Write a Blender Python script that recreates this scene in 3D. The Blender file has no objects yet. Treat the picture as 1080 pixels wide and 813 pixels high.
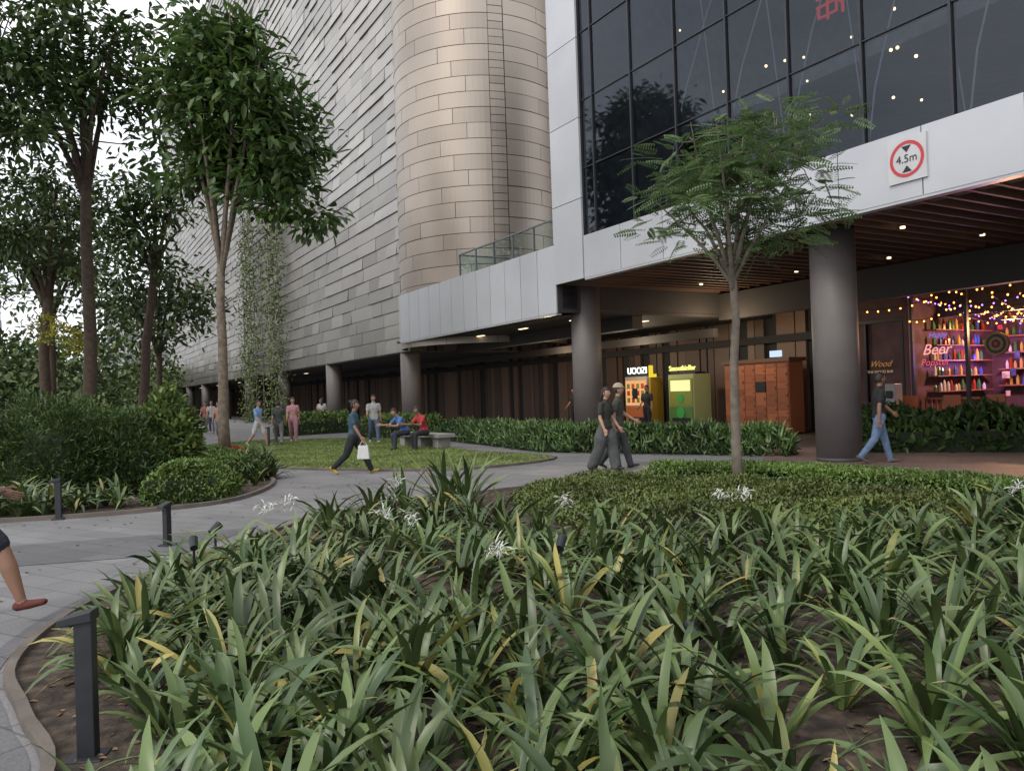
import bpy, bmesh, math, random
import numpy as np
from mathutils import Vector, Matrix
random.seed(7); rng=np.random.default_rng(7)
S=bpy.context.scene
S.view_settings.view_transform='Standard'; S.view_settings.look='None'; S.view_settings.exposure=0
col=S.collection
# ------------------------------------------------------------------ materials
def newmat(name):
    m=bpy.data.materials.new(name); m.use_nodes=True
    nt=m.node_tree; nt.nodes.clear()
    out=nt.nodes.new('ShaderNodeOutputMaterial')
    return m,nt,out
def mat(name,c,rough=.6,metal=0,var=.0,vscale=3.,bump=0.,bscale=40.,island=0.,spec=.5,c2=None):
    m,nt,out=newmat(name); N=nt.nodes; L=nt.links
    p=N.new('ShaderNodeBsdfPrincipled'); L.new(p.outputs[0],out.inputs[0])
    p.inputs['Roughness'].default_value=rough; p.inputs['Metallic'].default_value=metal
    p.inputs['Specular IOR Level'].default_value=spec
    c=tuple(c)+(1,) if len(c)==3 else c
    tc=N.new('ShaderNodeTexCoord')
    rgb=N.new('ShaderNodeRGB'); rgb.outputs[0].default_value=c
    cur=rgb.outputs[0]
    if c2 is not None or var>0:
        no=N.new('ShaderNodeTexNoise'); no.inputs['Scale'].default_value=vscale; no.inputs['Detail'].default_value=5
        L.new(tc.outputs['Object'],no.inputs['Vector'])
        if c2 is not None:
            r=N.new('ShaderNodeValToRGB'); r.color_ramp.elements[0].position=.38; r.color_ramp.elements[1].position=.62
            r.color_ramp.elements[0].color=c; r.color_ramp.elements[1].color=tuple(c2)+(1,)
            L.new(no.outputs['Fac'],r.inputs[0]); cur=r.outputs[0]
        if var>0:
            h=N.new('ShaderNodeHueSaturation'); mr=N.new('ShaderNodeMapRange')
            mr.inputs[1].default_value=.3; mr.inputs[2].default_value=.7
            mr.inputs[3].default_value=1-var; mr.inputs[4].default_value=1+var
            L.new(no.outputs['Fac'],mr.inputs[0]); L.new(mr.outputs[0],h.inputs['Value']); L.new(cur,h.inputs['Color']); cur=h.outputs[0]
    if island>0:
        g=N.new('ShaderNodeNewGeometry'); h=N.new('ShaderNodeHueSaturation'); mr=N.new('ShaderNodeMapRange')
        mr.inputs[3].default_value=1-island; mr.inputs[4].default_value=1+island
        L.new(g.outputs['Random Per Island'],mr.inputs[0]); L.new(mr.outputs[0],h.inputs['Value']); L.new(cur,h.inputs['Color']); cur=h.outputs[0]
    L.new(cur,p.inputs['Base Color'])
    if bump>0:
        nb=N.new('ShaderNodeTexNoise'); nb.inputs['Scale'].default_value=bscale; nb.inputs['Detail'].default_value=5
        L.new(tc.outputs['Object'],nb.inputs['Vector'])
        b=N.new('ShaderNodeBump'); b.inputs['Strength'].default_value=bump; b.inputs['Distance'].default_value=.02
        L.new(nb.outputs['Fac'],b.inputs['Height']); L.new(b.outputs[0],p.inputs['Normal'])
    return m
def leafmat(name,c1,c2,rough=.45,trans=.3,spec=.4,odd=None):
    m,nt,out=newmat(name); N=nt.nodes; L=nt.links
    g=N.new('ShaderNodeNewGeometry'); r=N.new('ShaderNodeValToRGB')
    r.color_ramp.elements[0].color=tuple(c1)+(1,); r.color_ramp.elements[1].color=tuple(c2)+(1,)
    if odd is not None:
        r.color_ramp.elements[1].position=.93
        q=r.color_ramp.elements.new(.985); q.color=tuple(odd)+(1,)
    L.new(g.outputs['Random Per Island'],r.inputs[0])
    tc=N.new('ShaderNodeTexCoord'); no=N.new('ShaderNodeTexNoise'); no.inputs['Scale'].default_value=.9; no.inputs['Detail'].default_value=1
    L.new(tc.outputs['Object'],no.inputs['Vector'])
    mr=N.new('ShaderNodeMapRange'); mr.inputs[1].default_value=.3; mr.inputs[2].default_value=.7; mr.inputs[3].default_value=.65; mr.inputs[4].default_value=1.35
    L.new(no.outputs['Fac'],mr.inputs[0])
    h=N.new('ShaderNodeHueSaturation'); L.new(mr.outputs[0],h.inputs['Value']); L.new(r.outputs[0],h.inputs['Color'])
    p=N.new('ShaderNodeBsdfPrincipled'); p.inputs['Roughness'].default_value=rough; p.inputs['Specular IOR Level'].default_value=spec
    L.new(h.outputs[0],p.inputs['Base Color'])
    if trans<=0: L.new(p.outputs[0],out.inputs[0]); return m
    t=N.new('ShaderNodeBsdfTranslucent'); L.new(h.outputs[0],t.inputs['Color'])
    mx=N.new('ShaderNodeMixShader'); mx.inputs[0].default_value=trans
    L.new(p.outputs[0],mx.inputs[1]); L.new(t.outputs[0],mx.inputs[2]); L.new(mx.outputs[0],out.inputs[0])
    return m
def emat(name,c,s):
    m,nt,out=newmat(name); e=nt.nodes.new('ShaderNodeEmission'); e.inputs[0].default_value=tuple(c)+(1,); e.inputs[1].default_value=s
    nt.links.new(e.outputs[0],out.inputs[0])
    try: m.cycles.emission_sampling='NONE'
    except: pass
    return m
def glassmat(name,tint,f0=.04,gc=(.8,.88,1)):
    m,nt,out=newmat(name); N=nt.nodes; L=nt.links
    lw=N.new('ShaderNodeLayerWeight'); lw.inputs[0].default_value=.5
    pw=N.new('ShaderNodeMath'); pw.operation='POWER'; pw.inputs[1].default_value=5; L.new(lw.outputs['Facing'],pw.inputs[0])
    ma=N.new('ShaderNodeMath'); ma.operation='MULTIPLY_ADD'; ma.inputs[1].default_value=1-f0; ma.inputs[2].default_value=f0; L.new(pw.outputs[0],ma.inputs[0])
    t=N.new('ShaderNodeBsdfTransparent'); t.inputs[0].default_value=tuple(tint)+(1,)
    g=N.new('ShaderNodeBsdfGlossy'); g.inputs['Roughness'].default_value=.03; g.inputs['Color'].default_value=tuple(gc)+(1,)
    mx=N.new('ShaderNodeMixShader'); L.new(ma.outputs[0],mx.inputs[0]); L.new(t.outputs[0],mx.inputs[1]); L.new(g.outputs[0],mx.inputs[2]); L.new(mx.outputs[0],out.inputs[0])
    return m
def pavemat(name,c,bw,rh,rot,mortar=.008,dark=.55):
    m,nt,out=newmat(name); N=nt.nodes; L=nt.links
    tc=N.new('ShaderNodeTexCoord'); mp=N.new('ShaderNodeMapping'); mp.inputs['Rotation'].default_value=(0,0,rot)
    L.new(tc.outputs['Object'],mp.inputs['Vector'])
    b=N.new('ShaderNodeTexBrick'); b.inputs['Scale'].default_value=1; b.inputs['Brick Width'].default_value=bw; b.inputs['Row Height'].default_value=rh
    b.inputs['Mortar Size'].default_value=mortar; b.inputs['Mortar Smooth'].default_value=.2
    b.inputs['Color1'].default_value=(c[0]*.86,c[1]*.86,c[2]*.86,1); b.inputs['Color2'].default_value=(c[0]*1.12,c[1]*1.12,c[2]*1.12,1)
    b.inputs['Mortar'].default_value=(c[0]*dark,c[1]*dark,c[2]*dark,1)
    L.new(mp.outputs[0],b.inputs['Vector'])
    n1=N.new('ShaderNodeTexNoise'); n1.inputs['Scale'].default_value=.5; n1.inputs['Detail'].default_value=8; L.new(tc.outputs['Object'],n1.inputs['Vector'])
    n2=N.new('ShaderNodeTexNoise'); n2.inputs['Scale'].default_value=60; L.new(tc.outputs['Object'],n2.inputs['Vector'])
    a=N.new('ShaderNodeMath'); a.operation='ADD'; L.new(n1.outputs['Fac'],a.inputs[0]); L.new(n2.outputs['Fac'],a.inputs[1])
    mr=N.new('ShaderNodeMapRange'); mr.inputs[1].default_value=.7; mr.inputs[2].default_value=1.3; mr.inputs[3].default_value=.68; mr.inputs[4].default_value=1.25
    L.new(a.outputs[0],mr.inputs[0]); h=N.new('ShaderNodeHueSaturation'); L.new(mr.outputs[0],h.inputs['Value']); L.new(b.outputs['Color'],h.inputs['Color'])
    p=N.new('ShaderNodeBsdfPrincipled'); p.inputs['Roughness'].default_value=.6; L.new(h.outputs[0],p.inputs['Base Color']); L.new(p.outputs[0],out.inputs[0])
    return m
# ------------------------------------------------------------------ mesh tools
def empty(name,loc=(0,0,0)):
    e=bpy.data.objects.new(name,None); col.objects.link(e); e.location=loc; e.empty_display_size=.2; return e
class MB:
    def __init__(s): s.v=[];s.f=[];s.m=[]
    def hexa(s,c,m=0):
        b=len(s.v); s.v+= [tuple(x) for x in c]
        for q in ((0,3,2,1),(4,5,6,7),(0,1,5,4),(1,2,6,5),(2,3,7,6),(3,0,4,7)):
            s.f.append(tuple(b+i for i in q)); s.m.append(m)
    def box(s,x0,x1,y0,y1,z0,z1,m=0,M=None):
        c=[(x0,y0,z0),(x1,y0,z0),(x1,y1,z0),(x0,y1,z0),(x0,y0,z1),(x1,y0,z1),(x1,y1,z1),(x0,y1,z1)]
        if M is not None: c=[tuple(M@Vector(p)) for p in c]
        s.hexa(c,m)
    def fbox(s,s0,s1,w0,w1,z0,z1,m=0):
        c=[F(s0,w0,z0),F(s0,w1,z0),F(s1,w1,z0),F(s1,w0,z0),F(s0,w0,z1),F(s0,w1,z1),F(s1,w1,z1),F(s1,w0,z1)]
        s.hexa(c,m)
    def quad(s,a,b,c,d,m=0):
        k=len(s.v); s.v+=[tuple(a),tuple(b),tuple(c),tuple(d)]; s.f.append((k,k+1,k+2,k+3)); s.m.append(m)
    def tube(s,pts,rad,n=8,m=0,side=None,ry=None,cap=True):
        pts=[Vector(p) for p in pts]; ry=ry or rad
        if cap:
            d0=(pts[0]-pts[1]).normalized(); d1=(pts[-1]-pts[-2]).normalized()
            a=min(rad[0],ry[0]); b=min(rad[-1],ry[-1])
            P=[pts[0]+d0*a*.85,pts[0]+d0*a*.5]+pts+[pts[-1]+d1*b*.5,pts[-1]+d1*b*.85]
            RX=[rad[0]*.45,rad[0]*.83]+list(rad)+[rad[-1]*.83,rad[-1]*.45]
            RY=[ry[0]*.45,ry[0]*.83]+list(ry)+[ry[-1]*.83,ry[-1]*.45]
        else: P,RX,RY=pts,list(rad),list(ry)
        base=len(s.v); prev=None
        for i,p in enumerate(P):
            t=(P[min(i+1,len(P)-1)]-P[max(i-1,0)]).normalized()
            if side is not None: u=Vector(side)
            elif prev is None: u=Vector((1,0,0)) if abs(t.x)<.8 else Vector((0,1,0))
            else: u=prev
            u=(u-t*u.dot(t)); 
            if u.length<1e-4: u=Vector((0,1,0)).cross(t)
            u.normalize(); prev=u; w=t.cross(u)
            for k in range(n):
                a=2*math.pi*k/n; s.v.append(tuple(p+u*(math.cos(a)*RX[i])+w*(math.sin(a)*RY[i])))
        for i in range(len(P)-1):
            for k in range(n):
                a=base+i*n+k; b=base+i*n+(k+1)%n
                s.f.append((a,b,b+n,a+n)); s.m.append(m)
        s.f.append(tuple(base+k for k in reversed(range(n)))); s.m.append(m)
        e=base+(len(P)-1)*n; s.f.append(tuple(e+k for k in range(n))); s.m.append(m)
    def ball(s,c,r,m=0,n=8,k=5):
        c=Vector(c); r=(r,r,r) if not hasattr(r,'__len__') else r
        b=len(s.v)
        for i in range(k+1):
            th=math.pi*i/k; st=max(math.sin(th),.02)
            for j in range(n):
                a=2*math.pi*j/n; s.v.append((c.x+r[0]*st*math.cos(a),c.y+r[1]*st*math.sin(a),c.z+r[2]*math.cos(th)))
        for i in range(k):
            for j in range(n):
                p=b+i*n+j;q=b+i*n+(j+1)%n; s.f.append((p,p+n,q+n,q)); s.m.append(m)
    def poly(s,pts,z,m=0):
        k=len(s.v); s.v+=[(p[0],p[1],z) for p in pts]; s.f.append(tuple(range(k,k+len(pts)))); s.m.append(m)
    def extr(s,pts,z0,z1,m=0):
        k=len(s.v); n=len(pts); s.v+=[(p[0],p[1],z0) for p in pts]+[(p[0],p[1],z1) for p in pts]
        s.f.append(tuple(range(k+n,k+2*n))); s.m.append(m)
        for i in range(n):
            j=(i+1)%n; s.f.append((k+i,k+j,k+n+j,k+n+i)); s.m.append(m)
    def build(s,name,mats,parent=None,smooth=False,bevel=0):
        me=bpy.data.meshes.new(name); me.from_pydata(s.v,[],s.f)
        for mm in mats: me.materials.append(mm)
        me.polygons.foreach_set('material_index',s.m)
        if smooth: me.polygons.foreach_set('use_smooth',[True]*len(s.f))
        me.update(); o=bpy.data.objects.new(name,me); col.objects.link(o)
        if bevel>0:
            b=o.modifiers.new('b','BEVEL'); b.width=bevel; b.segments=2
        if parent: o.parent=parent
        return o
def np_mesh(name,V,Q,mats,parent=None,smooth=True,mi=None):
    me=bpy.data.meshes.new(name); nv=len(V); nq=len(Q)
    me.vertices.add(nv); me.vertices.foreach_set('co',np.ascontiguousarray(V,dtype=np.float32).ravel())
    me.loops.add(nq*4); me.loops.foreach_set('vertex_index',np.ascontiguousarray(Q,dtype=np.int32).ravel())
    me.polygons.add(nq); me.polygons.foreach_set('loop_start',np.arange(0,nq*4,4,dtype=np.int32))
    for mm in mats: me.materials.append(mm)
    if mi is not None: me.polygons.foreach_set('material_index',np.asarray(mi,dtype=np.int32))
    me.polygons.foreach_set('use_smooth',np.full(nq,smooth))
    me.update(calc_edges=True); me.validate()
    o=bpy.data.objects.new(name,me); col.objects.link(o)
    if parent: o.parent=parent
    return o
def unit(a): return a/np.maximum(np.linalg.norm(a,axis=1,keepdims=True),1e-6)
def leaf_arrays(C,Dv,Nn,Ln,W,fold=.25):
    n=len(C); Dv=unit(Dv); U=unit(np.cross(Dv,Nn)); Nv=np.cross(U,Dv)
    Ln=np.broadcast_to(Ln,(n,))[:,None]; W=np.broadcast_to(W,(n,))[:,None]*.5
    P=[C, C+Dv*Ln*.3+U*W*.9+Nv*W*fold, C+Dv*Ln*.7+U*W*.75+Nv*W*(fold-.2), C+Dv*Ln-Nv*Ln*.12,
       C+Dv*Ln*.7-U*W*.75+Nv*W*(fold-.2), C+Dv*Ln*.3-U*W*.9+Nv*W*fold]
    V=np.stack(P,1).reshape(-1,3); b=(np.arange(n)*6)[:,None]
    Q=np.concatenate([b+np.array([[0,1,2,3]]),b+np.array([[0,3,4,5]])],1).reshape(-1,4)
    return V,Q
def cat(parts):
    V=[];Q=[];o=0
    for v,q in parts: V.append(v);Q.append(q+o);o+=len(v)
    return np.concatenate(V),np.concatenate(Q)
def rnd_dirs(n): return unit(rng.normal(size=(n,3)))
def strap_arrays(C,phi,e0,bend,Ln,W,K=7,twist=None):
    n=len(C); t=np.linspace(0,1,K+1); ang=e0[:,None]-bend[:,None]*t[None,:]**1.3
    ds=Ln[:,None]/K; r=np.zeros((n,K+1)); z=np.zeros((n,K+1))
    r[:,1:]=np.cumsum(np.cos(ang[:,:-1])*ds,1); z[:,1:]=np.cumsum(np.sin(ang[:,:-1])*ds,1)
    drift=rng.normal(size=n)*.25
    ph=phi[:,None]+drift[:,None]*t[None,:]
    cx=C[:,0:1]+r*np.cos(ph); cy=C[:,1:2]+r*np.sin(ph); cz=np.maximum(C[:,2:3]+z,.015)
    wp=np.minimum(1,(.6+t*1.4))*np.minimum(1,((1-t)*3.2+.02))**.75
    w=W[:,None]*wp[None,:]*.5
    tw=(rng.normal(size=n)*.55)[:,None]*t[None,:]
    ux=-np.sin(ph)*np.cos(tw); uy=np.cos(ph)*np.cos(tw); uz=np.sin(tw)
    lift=w*.35
    L=np.stack([cx+ux*w,cy+uy*w,cz+uz*w+lift],2); M=np.stack([cx,cy,cz],2); R=np.stack([cx-ux*w,cy-uy*w,cz-uz*w+lift],2)
    V=np.stack([L,M,R],2).reshape(-1,3)
    b=(np.arange(n)*(K+1)*3)[:,None,None]+(np.arange(K)*3)[None,:,None]
    q1=b+np.array([0,1,4,3]); q2=b+np.array([1,2,5,4])
    return V,np.concatenate([q1,q2],1).reshape(-1,4)
def inpoly(P,poly):
    x,y=P[:,0],P[:,1]; r=np.zeros(len(P),bool); n=len(poly); j=n-1
    for i in range(n):
        xi,yi=poly[i];xj,yj=poly[j]
        c=((yi>y)!=(yj>y))&(x<(xj-xi)*(y-yi)/((yj-yi)+1e-12)+xi); r^=c; j=i
    return r
def polydist(P,poly):
    d=np.full(len(P),1e9)
    for i in range(len(poly)):
        a=np.array(poly[i]);b=np.array(poly[(i+1)%len(poly)]);ab=b-a
        t=np.clip(((P-a)@ab)/(ab@ab),0,1); d=np.minimum(d,np.linalg.norm(P-(a+t[:,None]*ab),axis=1))
    return d
def sample(poly,n):
    A=np.array(poly); lo=A.min(0);hi=A.max(0); out=np.zeros((0,2))
    while len(out)<n:
        P=lo+rng.random((n*2,2))*(hi-lo); out=np.concatenate([out,P[inpoly(P,poly)]])
    return out[:n]
def smooth_line(pts,k=6,closed=False):
    out=[];n=len(pts); P=[np.array(p,float) for p in pts]
    for i in range(n if closed else n-1):
        p0=P[(i-1)%n] if closed or i>0 else P[0]; p1=P[i]; p2=P[(i+1)%n]; p3=P[(i+2)%n] if closed or i+2<n else P[-1]
        for j in range(k):
            t=j/k; out.append(tuple(.5*((2*p1)+(-p0+p2)*t+(2*p0-5*p1+4*p2-p3)*t*t+(-p0+3*p1-3*p2+p3)*t**3)))
    if not closed: out.append(tuple(P[-1]))
    return out
# facade frame
C0=Vector((6.6,15.8,0)); D=Vector((-.506,.8625,0)).normalized(); I=Vector((.8625,.506,0)).normalized()
def F(s,w,z): p=C0+D*s+I*w; return (p.x,p.y,z)
FM=Matrix(((-D.x,0,-I.x,0),(-D.y,0,-I.y,0),(0,1,0,0),(0,0,0,1)))
def text(name,body,size,s,w,z,m,parent=None,ext=.01,M=None,align='CENTER',shear=0):
    cu=bpy.data.curves.new(name,'FONT'); cu.body=body; cu.size=size; cu.extrude=ext; cu.align_x=align; cu.align_y='CENTER'; cu.shear=shear
    o=bpy.data.objects.new(name+'_c',cu); col.objects.link(o)
    dg=bpy.context.evaluated_depsgraph_get(); me=bpy.data.meshes.new_from_object(o.evaluated_get(dg)); bpy.data.objects.remove(o)
    me.transform(Matrix.Translation(F(s,w,z))@FM if M is None else M)
    me.materials.clear(); me.materials.append(m)
    ob=bpy.data.objects.new(name,me); col.objects.link(ob)
    if parent: ob.parent=parent
    return ob
# ------------------------------------------------------------------ palette
M_pave=pavemat('granite_paving',(.178,.176,.182),.6,.3,.52)
M_paved=pavemat('dark_granite',(.115,.113,.12),.6,.3,.52)
M_red=pavemat('red_brown_paving',(.19,.13,.11),.4,.2,.52)
M_soil=mat('soil',(.035,.025,.018),.95,var=.4,vscale=9,bump=.9,bscale=30,c2=(.07,.05,.036))
M_lawn=mat('lawn',(.08,.12,.03),.9,var=.3,vscale=3,bump=.6,bscale=50,c2=(.12,.15,.04))
M_kerb=mat('kerb_stone',(.12,.10,.085),.8,var=.25,bump=.3)
M_panel=mat('white_metal_panel',(.47,.48,.51),.38,.3,var=.06,vscale=.7,island=.05)
M_tile=mat('metal_shingle',(.315,.295,.27),.34,.75,island=.22,var=.10,vscale=.25)
M_cyl=mat('champagne_metal',(.37,.32,.275),.42,.7,island=.09,var=.08,vscale=.3)
M_dark=mat('dark_joint',(.03,.03,.032),.8)
M_joint=mat('panel_joint',(.06,.055,.05),.8)
M_mull=mat('mullion',(.045,.048,.055),.4,.6)
M_int=mat('interior_dark',(.075,.078,.085),.8,var=.3)
M_col=mat('column_render',(.135,.12,.115),.55,var=.10,vscale=1.5)
M_soff=mat('soffit_dark',(.045,.042,.042),.8)
M_wood=mat('brown_baffle',(.15,.09,.06),.6,island=.25)
M_board=mat('brown_board',(.13,.08,.058),.5,island=.55)
M_glass=glassmat('tinted_glass',(.5,.55,.62),.055)
M_cglass=glassmat('clear_glass',(.78,.88,.86))
M_black=mat('black_metal',(.02,.022,.026),.45,.3)
M_trunk=mat('bark_grey',(.15,.12,.09),.9,var=.4,vscale=8,bump=.8,bscale=25)
M_trunkd=mat('bark_brown',(.065,.045,.032),.95,var=.35,vscale=8,bump=.8,bscale=25)
M_conc=mat('concrete',(.24,.23,.22),.8,var=.15)
W_warm=emat('warm_lamp',(1,.68,.32),5)
# ------------------------------------------------------------------ ground
g=MB(); g.poly([(-700,-300),(700,-300),(700,900),(-700,900)],0); g.build('ground',[M_pave])
bed=smooth_line([(-1.45,1.2),(-1.95,3.2),(-2.55,4.05),(-3.1,4.8),(-3.4,5.9),(-3.38,7.2),(-3.1,8.5),(-2.8,9.8),(-2.1,11.2),(-.9,12.2),(.3,13.0),(1.3,13.5),(2.6,14.1),(3.4,13.9),(5.2,12.8),(6.7,10.9),(7.8,9),(9.5,6),(10,0),(4,-1),(1,-.5)],6,True)
g=MB(); g.poly(bed,.012); soil=g.build('planting_bed_soil',[M_soil])
def strip(line,w0,w1,z0,z1,name,m,closed=True,parent=None):
    g=MB(); n=len(line); off=[]
    for i,p in enumerate(line):
        a=np.array(line[(i-1)%n] if closed or i>0 else line[0]); b=np.array(line[(i+1)%n] if closed or i<n-1 else line[-1])
        t=(b-a)/np.linalg.norm(b-a); nn=np.array((-t[1],t[0])); off.append((np.array(p)+nn*w0,np.array(p)+nn*w1))
    for i in range(n if closed else n-1):
        a0,a1=off[i]; b0,b1=off[(i+1)%n]
        g.quad((*a0,z1),(*b0,z1),(*b1,z1),(*a1,z1)); g.quad((*a0,z0),(*b0,z0),(*b0,z1),(*a0,z1)); g.quad((*b1,z0),(*a1,z0),(*a1,z1),(*b1,z1))
    return g.build(name,[m],parent)
strip(bed,0,.06,0,.05,'bed_kerb',M_kerb)
strip(bed,.10,.22,.0,.006,'paving_border',M_paved)
lawnp=smooth_line([(-5.9,18.6),(-3.2,16.9),(-.9,16.5),(1.0,18.6),(-1.2,21.6),(-2.6,25),(-4.2,29),(-9.6,31),(-11.3,28),(-8.2,22.3)],5,True)
g=MB(); g.extr(lawnp,0,.03); g.build('lawn',[M_lawn])
strip(lawnp,-.02,.14,0,.05,'lawn_kerb',M_kerb)
lbed=smooth_line([(-9.5,10.6),(-7.2,11.0),(-5.6,11.5),(-4.5,12.6),(-4.7,15.3),(-6.4,18.5),(-7.8,22),(-10,25.5),(-13,29),(-22,30),(-24,18),(-16,10)],5,True)
g=MB(); g.poly(lbed,.012); g.build('shrub_bed_soil',[M_soil])
strip(lbed,0,.08,0,.06,'shrub_bed_kerb',M_kerb)
g=MB(); g.poly([(-3.55,8.3),(-3.3,9.9),(-5.6,9.2),(-9.2,8.2),(-14,7.4),(-14,6.0),(-8.5,7.1)],.005); g.build('dark_paving_band',[M_paved])
g=MB(); g.poly([(3.3,5.1),(5.2,5.3),(5.2,5.75),(3.3,5.6)],.03); g.build('stepping_path',[M_conc])
g=MB(); g.poly([F(-25,-.9,0)[:2],F(1.2,-.9,0)[:2],F(2.6,.8,0)[:2],F(2.6,8,0)[:2],F(-25,8,0)[:2]],.006)
g.poly([F(2.61,-.2,0)[:2],F(104,-.2,0)[:2],F(104,8,0)[:2],F(2.61,8,0)[:2]],.006,1); g.build('arcade_floor',[M_red,mat('arcade_tiles',(.12,.11,.105),.4,var=.15)])
# ------------------------------------------------------------------ building
B=empty('shopping_mall_building')
g=MB()  # shingle facade
g.fbox(21.0,104,-.40,.2,3.55,40,1)
z=3.55; i=0
while z<39.5:
    h=.60 if i%3 else .66
    s=21.0-random.random()*1.5
    while s<104:
        w=random.choice([1.3,1.9,1.9,2.5,3.1]); a=max(s,21.0); b=min(s+w,104)
        if b-a>.1:
            o0=.02+random.random()*.06; o1=random.random()*.03
            c=[F(a,-.42-o0,z+.006),F(a,-.40,z+.006),F(b-.02,-.40,z+.006),F(b-.02,-.42-o0-random.random()*.02,z+.006),F(a,-.42-o1,z+h-.012),F(a,-.40,z+h-.012),F(b-.02,-.40,z+h-.012),F(b-.02,-.42-o1,z+h-.012)]
            g.hexa(c,0)
        s+=w
    z+=h; i+=1
g.build('shingle_facade',[M_tile,M_joint],B)
g=MB(); cc=Vector(F(19.7,2.6,0)); R=3.6
def cyl_pt(a,z,r): return (cc.x+r*math.cos(a),cc.y+r*math.sin(a),z)
for k in range(48):
    a0=math.radians(-90-110+k*220/48); a1=math.radians(-90-110+(k+1)*220/48)
    g.quad(cyl_pt(a0,3.6,R-.03),cyl_pt(a1,3.6,R-.03),cyl_pt(a1,40,R-.03),cyl_pt(a0,40,R-.03),1)
def cpanel(a0,a1,z0,z1):
    n=max(1,int((a1-a0)/3)); dr=random.random()*.015; tl=random.random()*.01; base=len(g.v)
    for j in range(n+1):
        a=math.radians(a0+(a1-a0)*j/n); g.v.append(cyl_pt(a,z0,R+dr+tl)); g.v.append(cyl_pt(a,z1,R+dr))
    for j in range(n): g.f.append((base+2*j,base+2*j+2,base+2*j+3,base+2*j+1)); g.m.append(0)
z=3.6; i=0
while z<39.5:
    h=.62; sh=(0,9,18)[(i*2)%3]
    e=[-205,-185+sh,-149+sh,-113+sh,-80]
    for a,b in zip(e[:-1],e[1:]): cpanel(a+.15,b-.15,z,z+h-.022)
    for q in range(2): cpanel(-79.8,-70.4,z+q*h/2,z+q*h/2+h/2-.022)
    e=[-70,-44+sh,-8+sh,26]
    for a,b in zip(e[:-1],e[1:]): cpanel(a+.15,b-.15,z,z+h-.022)
    z+=h; i+=1
g.build('cylinder_bay',[M_cyl,M_joint],B,smooth=False)
# white band
g=MB()
g.fbox(8.3,20.2,-1.15,-.45,3.86,5.75,1); g.fbox(-25,8.3,-1.15,-.5,4.66,5.75,1)
g.fbox(8.3,20.2,-1.12,3,5.62,5.78,1)
s=8.32
while s<20.1:
    e=min(s+.98,20.2); g.fbox(s,e-.025,-1.2,-1.16,3.85,5.8); s+=.98
g.fbox(20.16,20.2,-1.16,-.2,3.85,5.8)
s=6.9
while s>-25:
    g.fbox(s-1.6+.02,s,-1.2,-1.16,4.65,5.8,0); s-=1.6
g.fbox(-25,6.9,-1.19,-1.0,4.6,4.655,0)
g.fbox(8.36,20.1,-1.19,-1.0,3.8,3.845,0)
z=4.65
while z<17:
    g.fbox(6.93,8.3,-1.22,-1.16,z,z+2.2-.02,0); g.fbox(8.3,8.34,-1.22,1.5,max(z,5.82),z+2.2-.02,0); z+=2.2
g.fbox(6.95,8.28,-1.15,-.9,4.65,18,1)
g.build('white_cladding_band',[M_panel,M_dark],B)
# curtain wall
g=MB(); g.quad(F(-25,-1.1,5.8),F(-25,-1.1,18),F(6.92,-1.1,18),F(6.92,-1.1,5.8)); g.build('curtain_glass',[M_glass],B)
g=MB(); s=6.4
while s>-25: g.fbox(s-.022,s+.022,-1.15,-.98,5.8,18); s-=1.6
for z in (7.65,9.5,11.35,13.2,15.05): g.fbox(-25,6.92,-1.13,-1.0,z-.012,z+.012)
g.build('mullions',[M_mull],B)
g=MB()
g.fbox(-25,8.2,8.9,9.1,3.4,18); g.fbox(8.1,8.28,-.88,9,4.96,18); g.fbox(-25,8.2,-.99,9,17.6,17.8); g.fbox(-25,8.2,-.99,9,5.4,5.58)
g.fbox(-25,8.2,3.2,9,9.3,9.7)
g.build('interior_shell',[M_int],B)
g=MB()
for k in range(80):
    s=random.uniform(-9,6.5); w=random.uniform(0,7.5); z=random.choice([8.9,9.2,10.6,11.2,12.6,13.4]) if k>18 else random.uniform(6.6,9)
    g.ball(F(s,w,z),.04 if w>3 else .028)
g.build('interior_lamps',[W_warm],B)
g=MB()  # slanted tubes behind the glass, added to imitate diagonal reflections in it
for k in range(7):
    s=6.2-k*2.1; P=[F(s-.28*t*t*8,1.0+t,5.7+t*8) for t in (0,.25,.5,.75,1)]; g.tube(P,[.022]*5,5,0)
    P=[F(s-1.9+.9*t,1.6,5.7+t*8) for t in (0,.5,1)]; g.tube(P,[.015]*3,5,0)
g.build('reflection_struts',[mat('reflection_line_paint',(.16,.18,.20),.5)],B)
g=MB() # red sign strokes
for a in [(0,.7,.62,.68),(0,.7,.4,.45),(.32,.38,0,.8),(.05,.1,.1,.4),(.6,.66,.1,.4),(.05,.66,.1,.15),(-.15,-.08,.0,.7),(-.3,.0,.3,.36)]:
    g.fbox(.3+a[0]*.8,.3+a[1]*.8,.9,.94,9.45+a[2]*.8,9.45+a[3]*.8)
g.build('red_character_sign',[emat('red_sign',(1,.08,.06),.45)],B)
# railing
g=MB(); g.quad(F(8.4,-1.0,5.8),F(14.8,-1.0,5.8),F(14.8,-1.0,6.6),F(8.4,-1.0,6.6),0); g.quad(F(14.8,-1.0,5.8),F(14.8,1.2,5.8),F(14.8,1.2,6.6),F(14.8,-1.0,6.6),0)
g.fbox(8.4,14.8,-1.03,-.97,6.6,6.64,1)
for k in range(6): g.fbox(8.45+k*1.26,8.48+k*1.26,-1.03,-.97,5.8,6.6,1)
g.fbox(14.77,14.83,-.97,1.2,6.6,6.64,1)
g.build('terrace_railing',[M_cglass,mat('rail_steel',(.2,.22,.22),.4,.7)],B)
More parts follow.
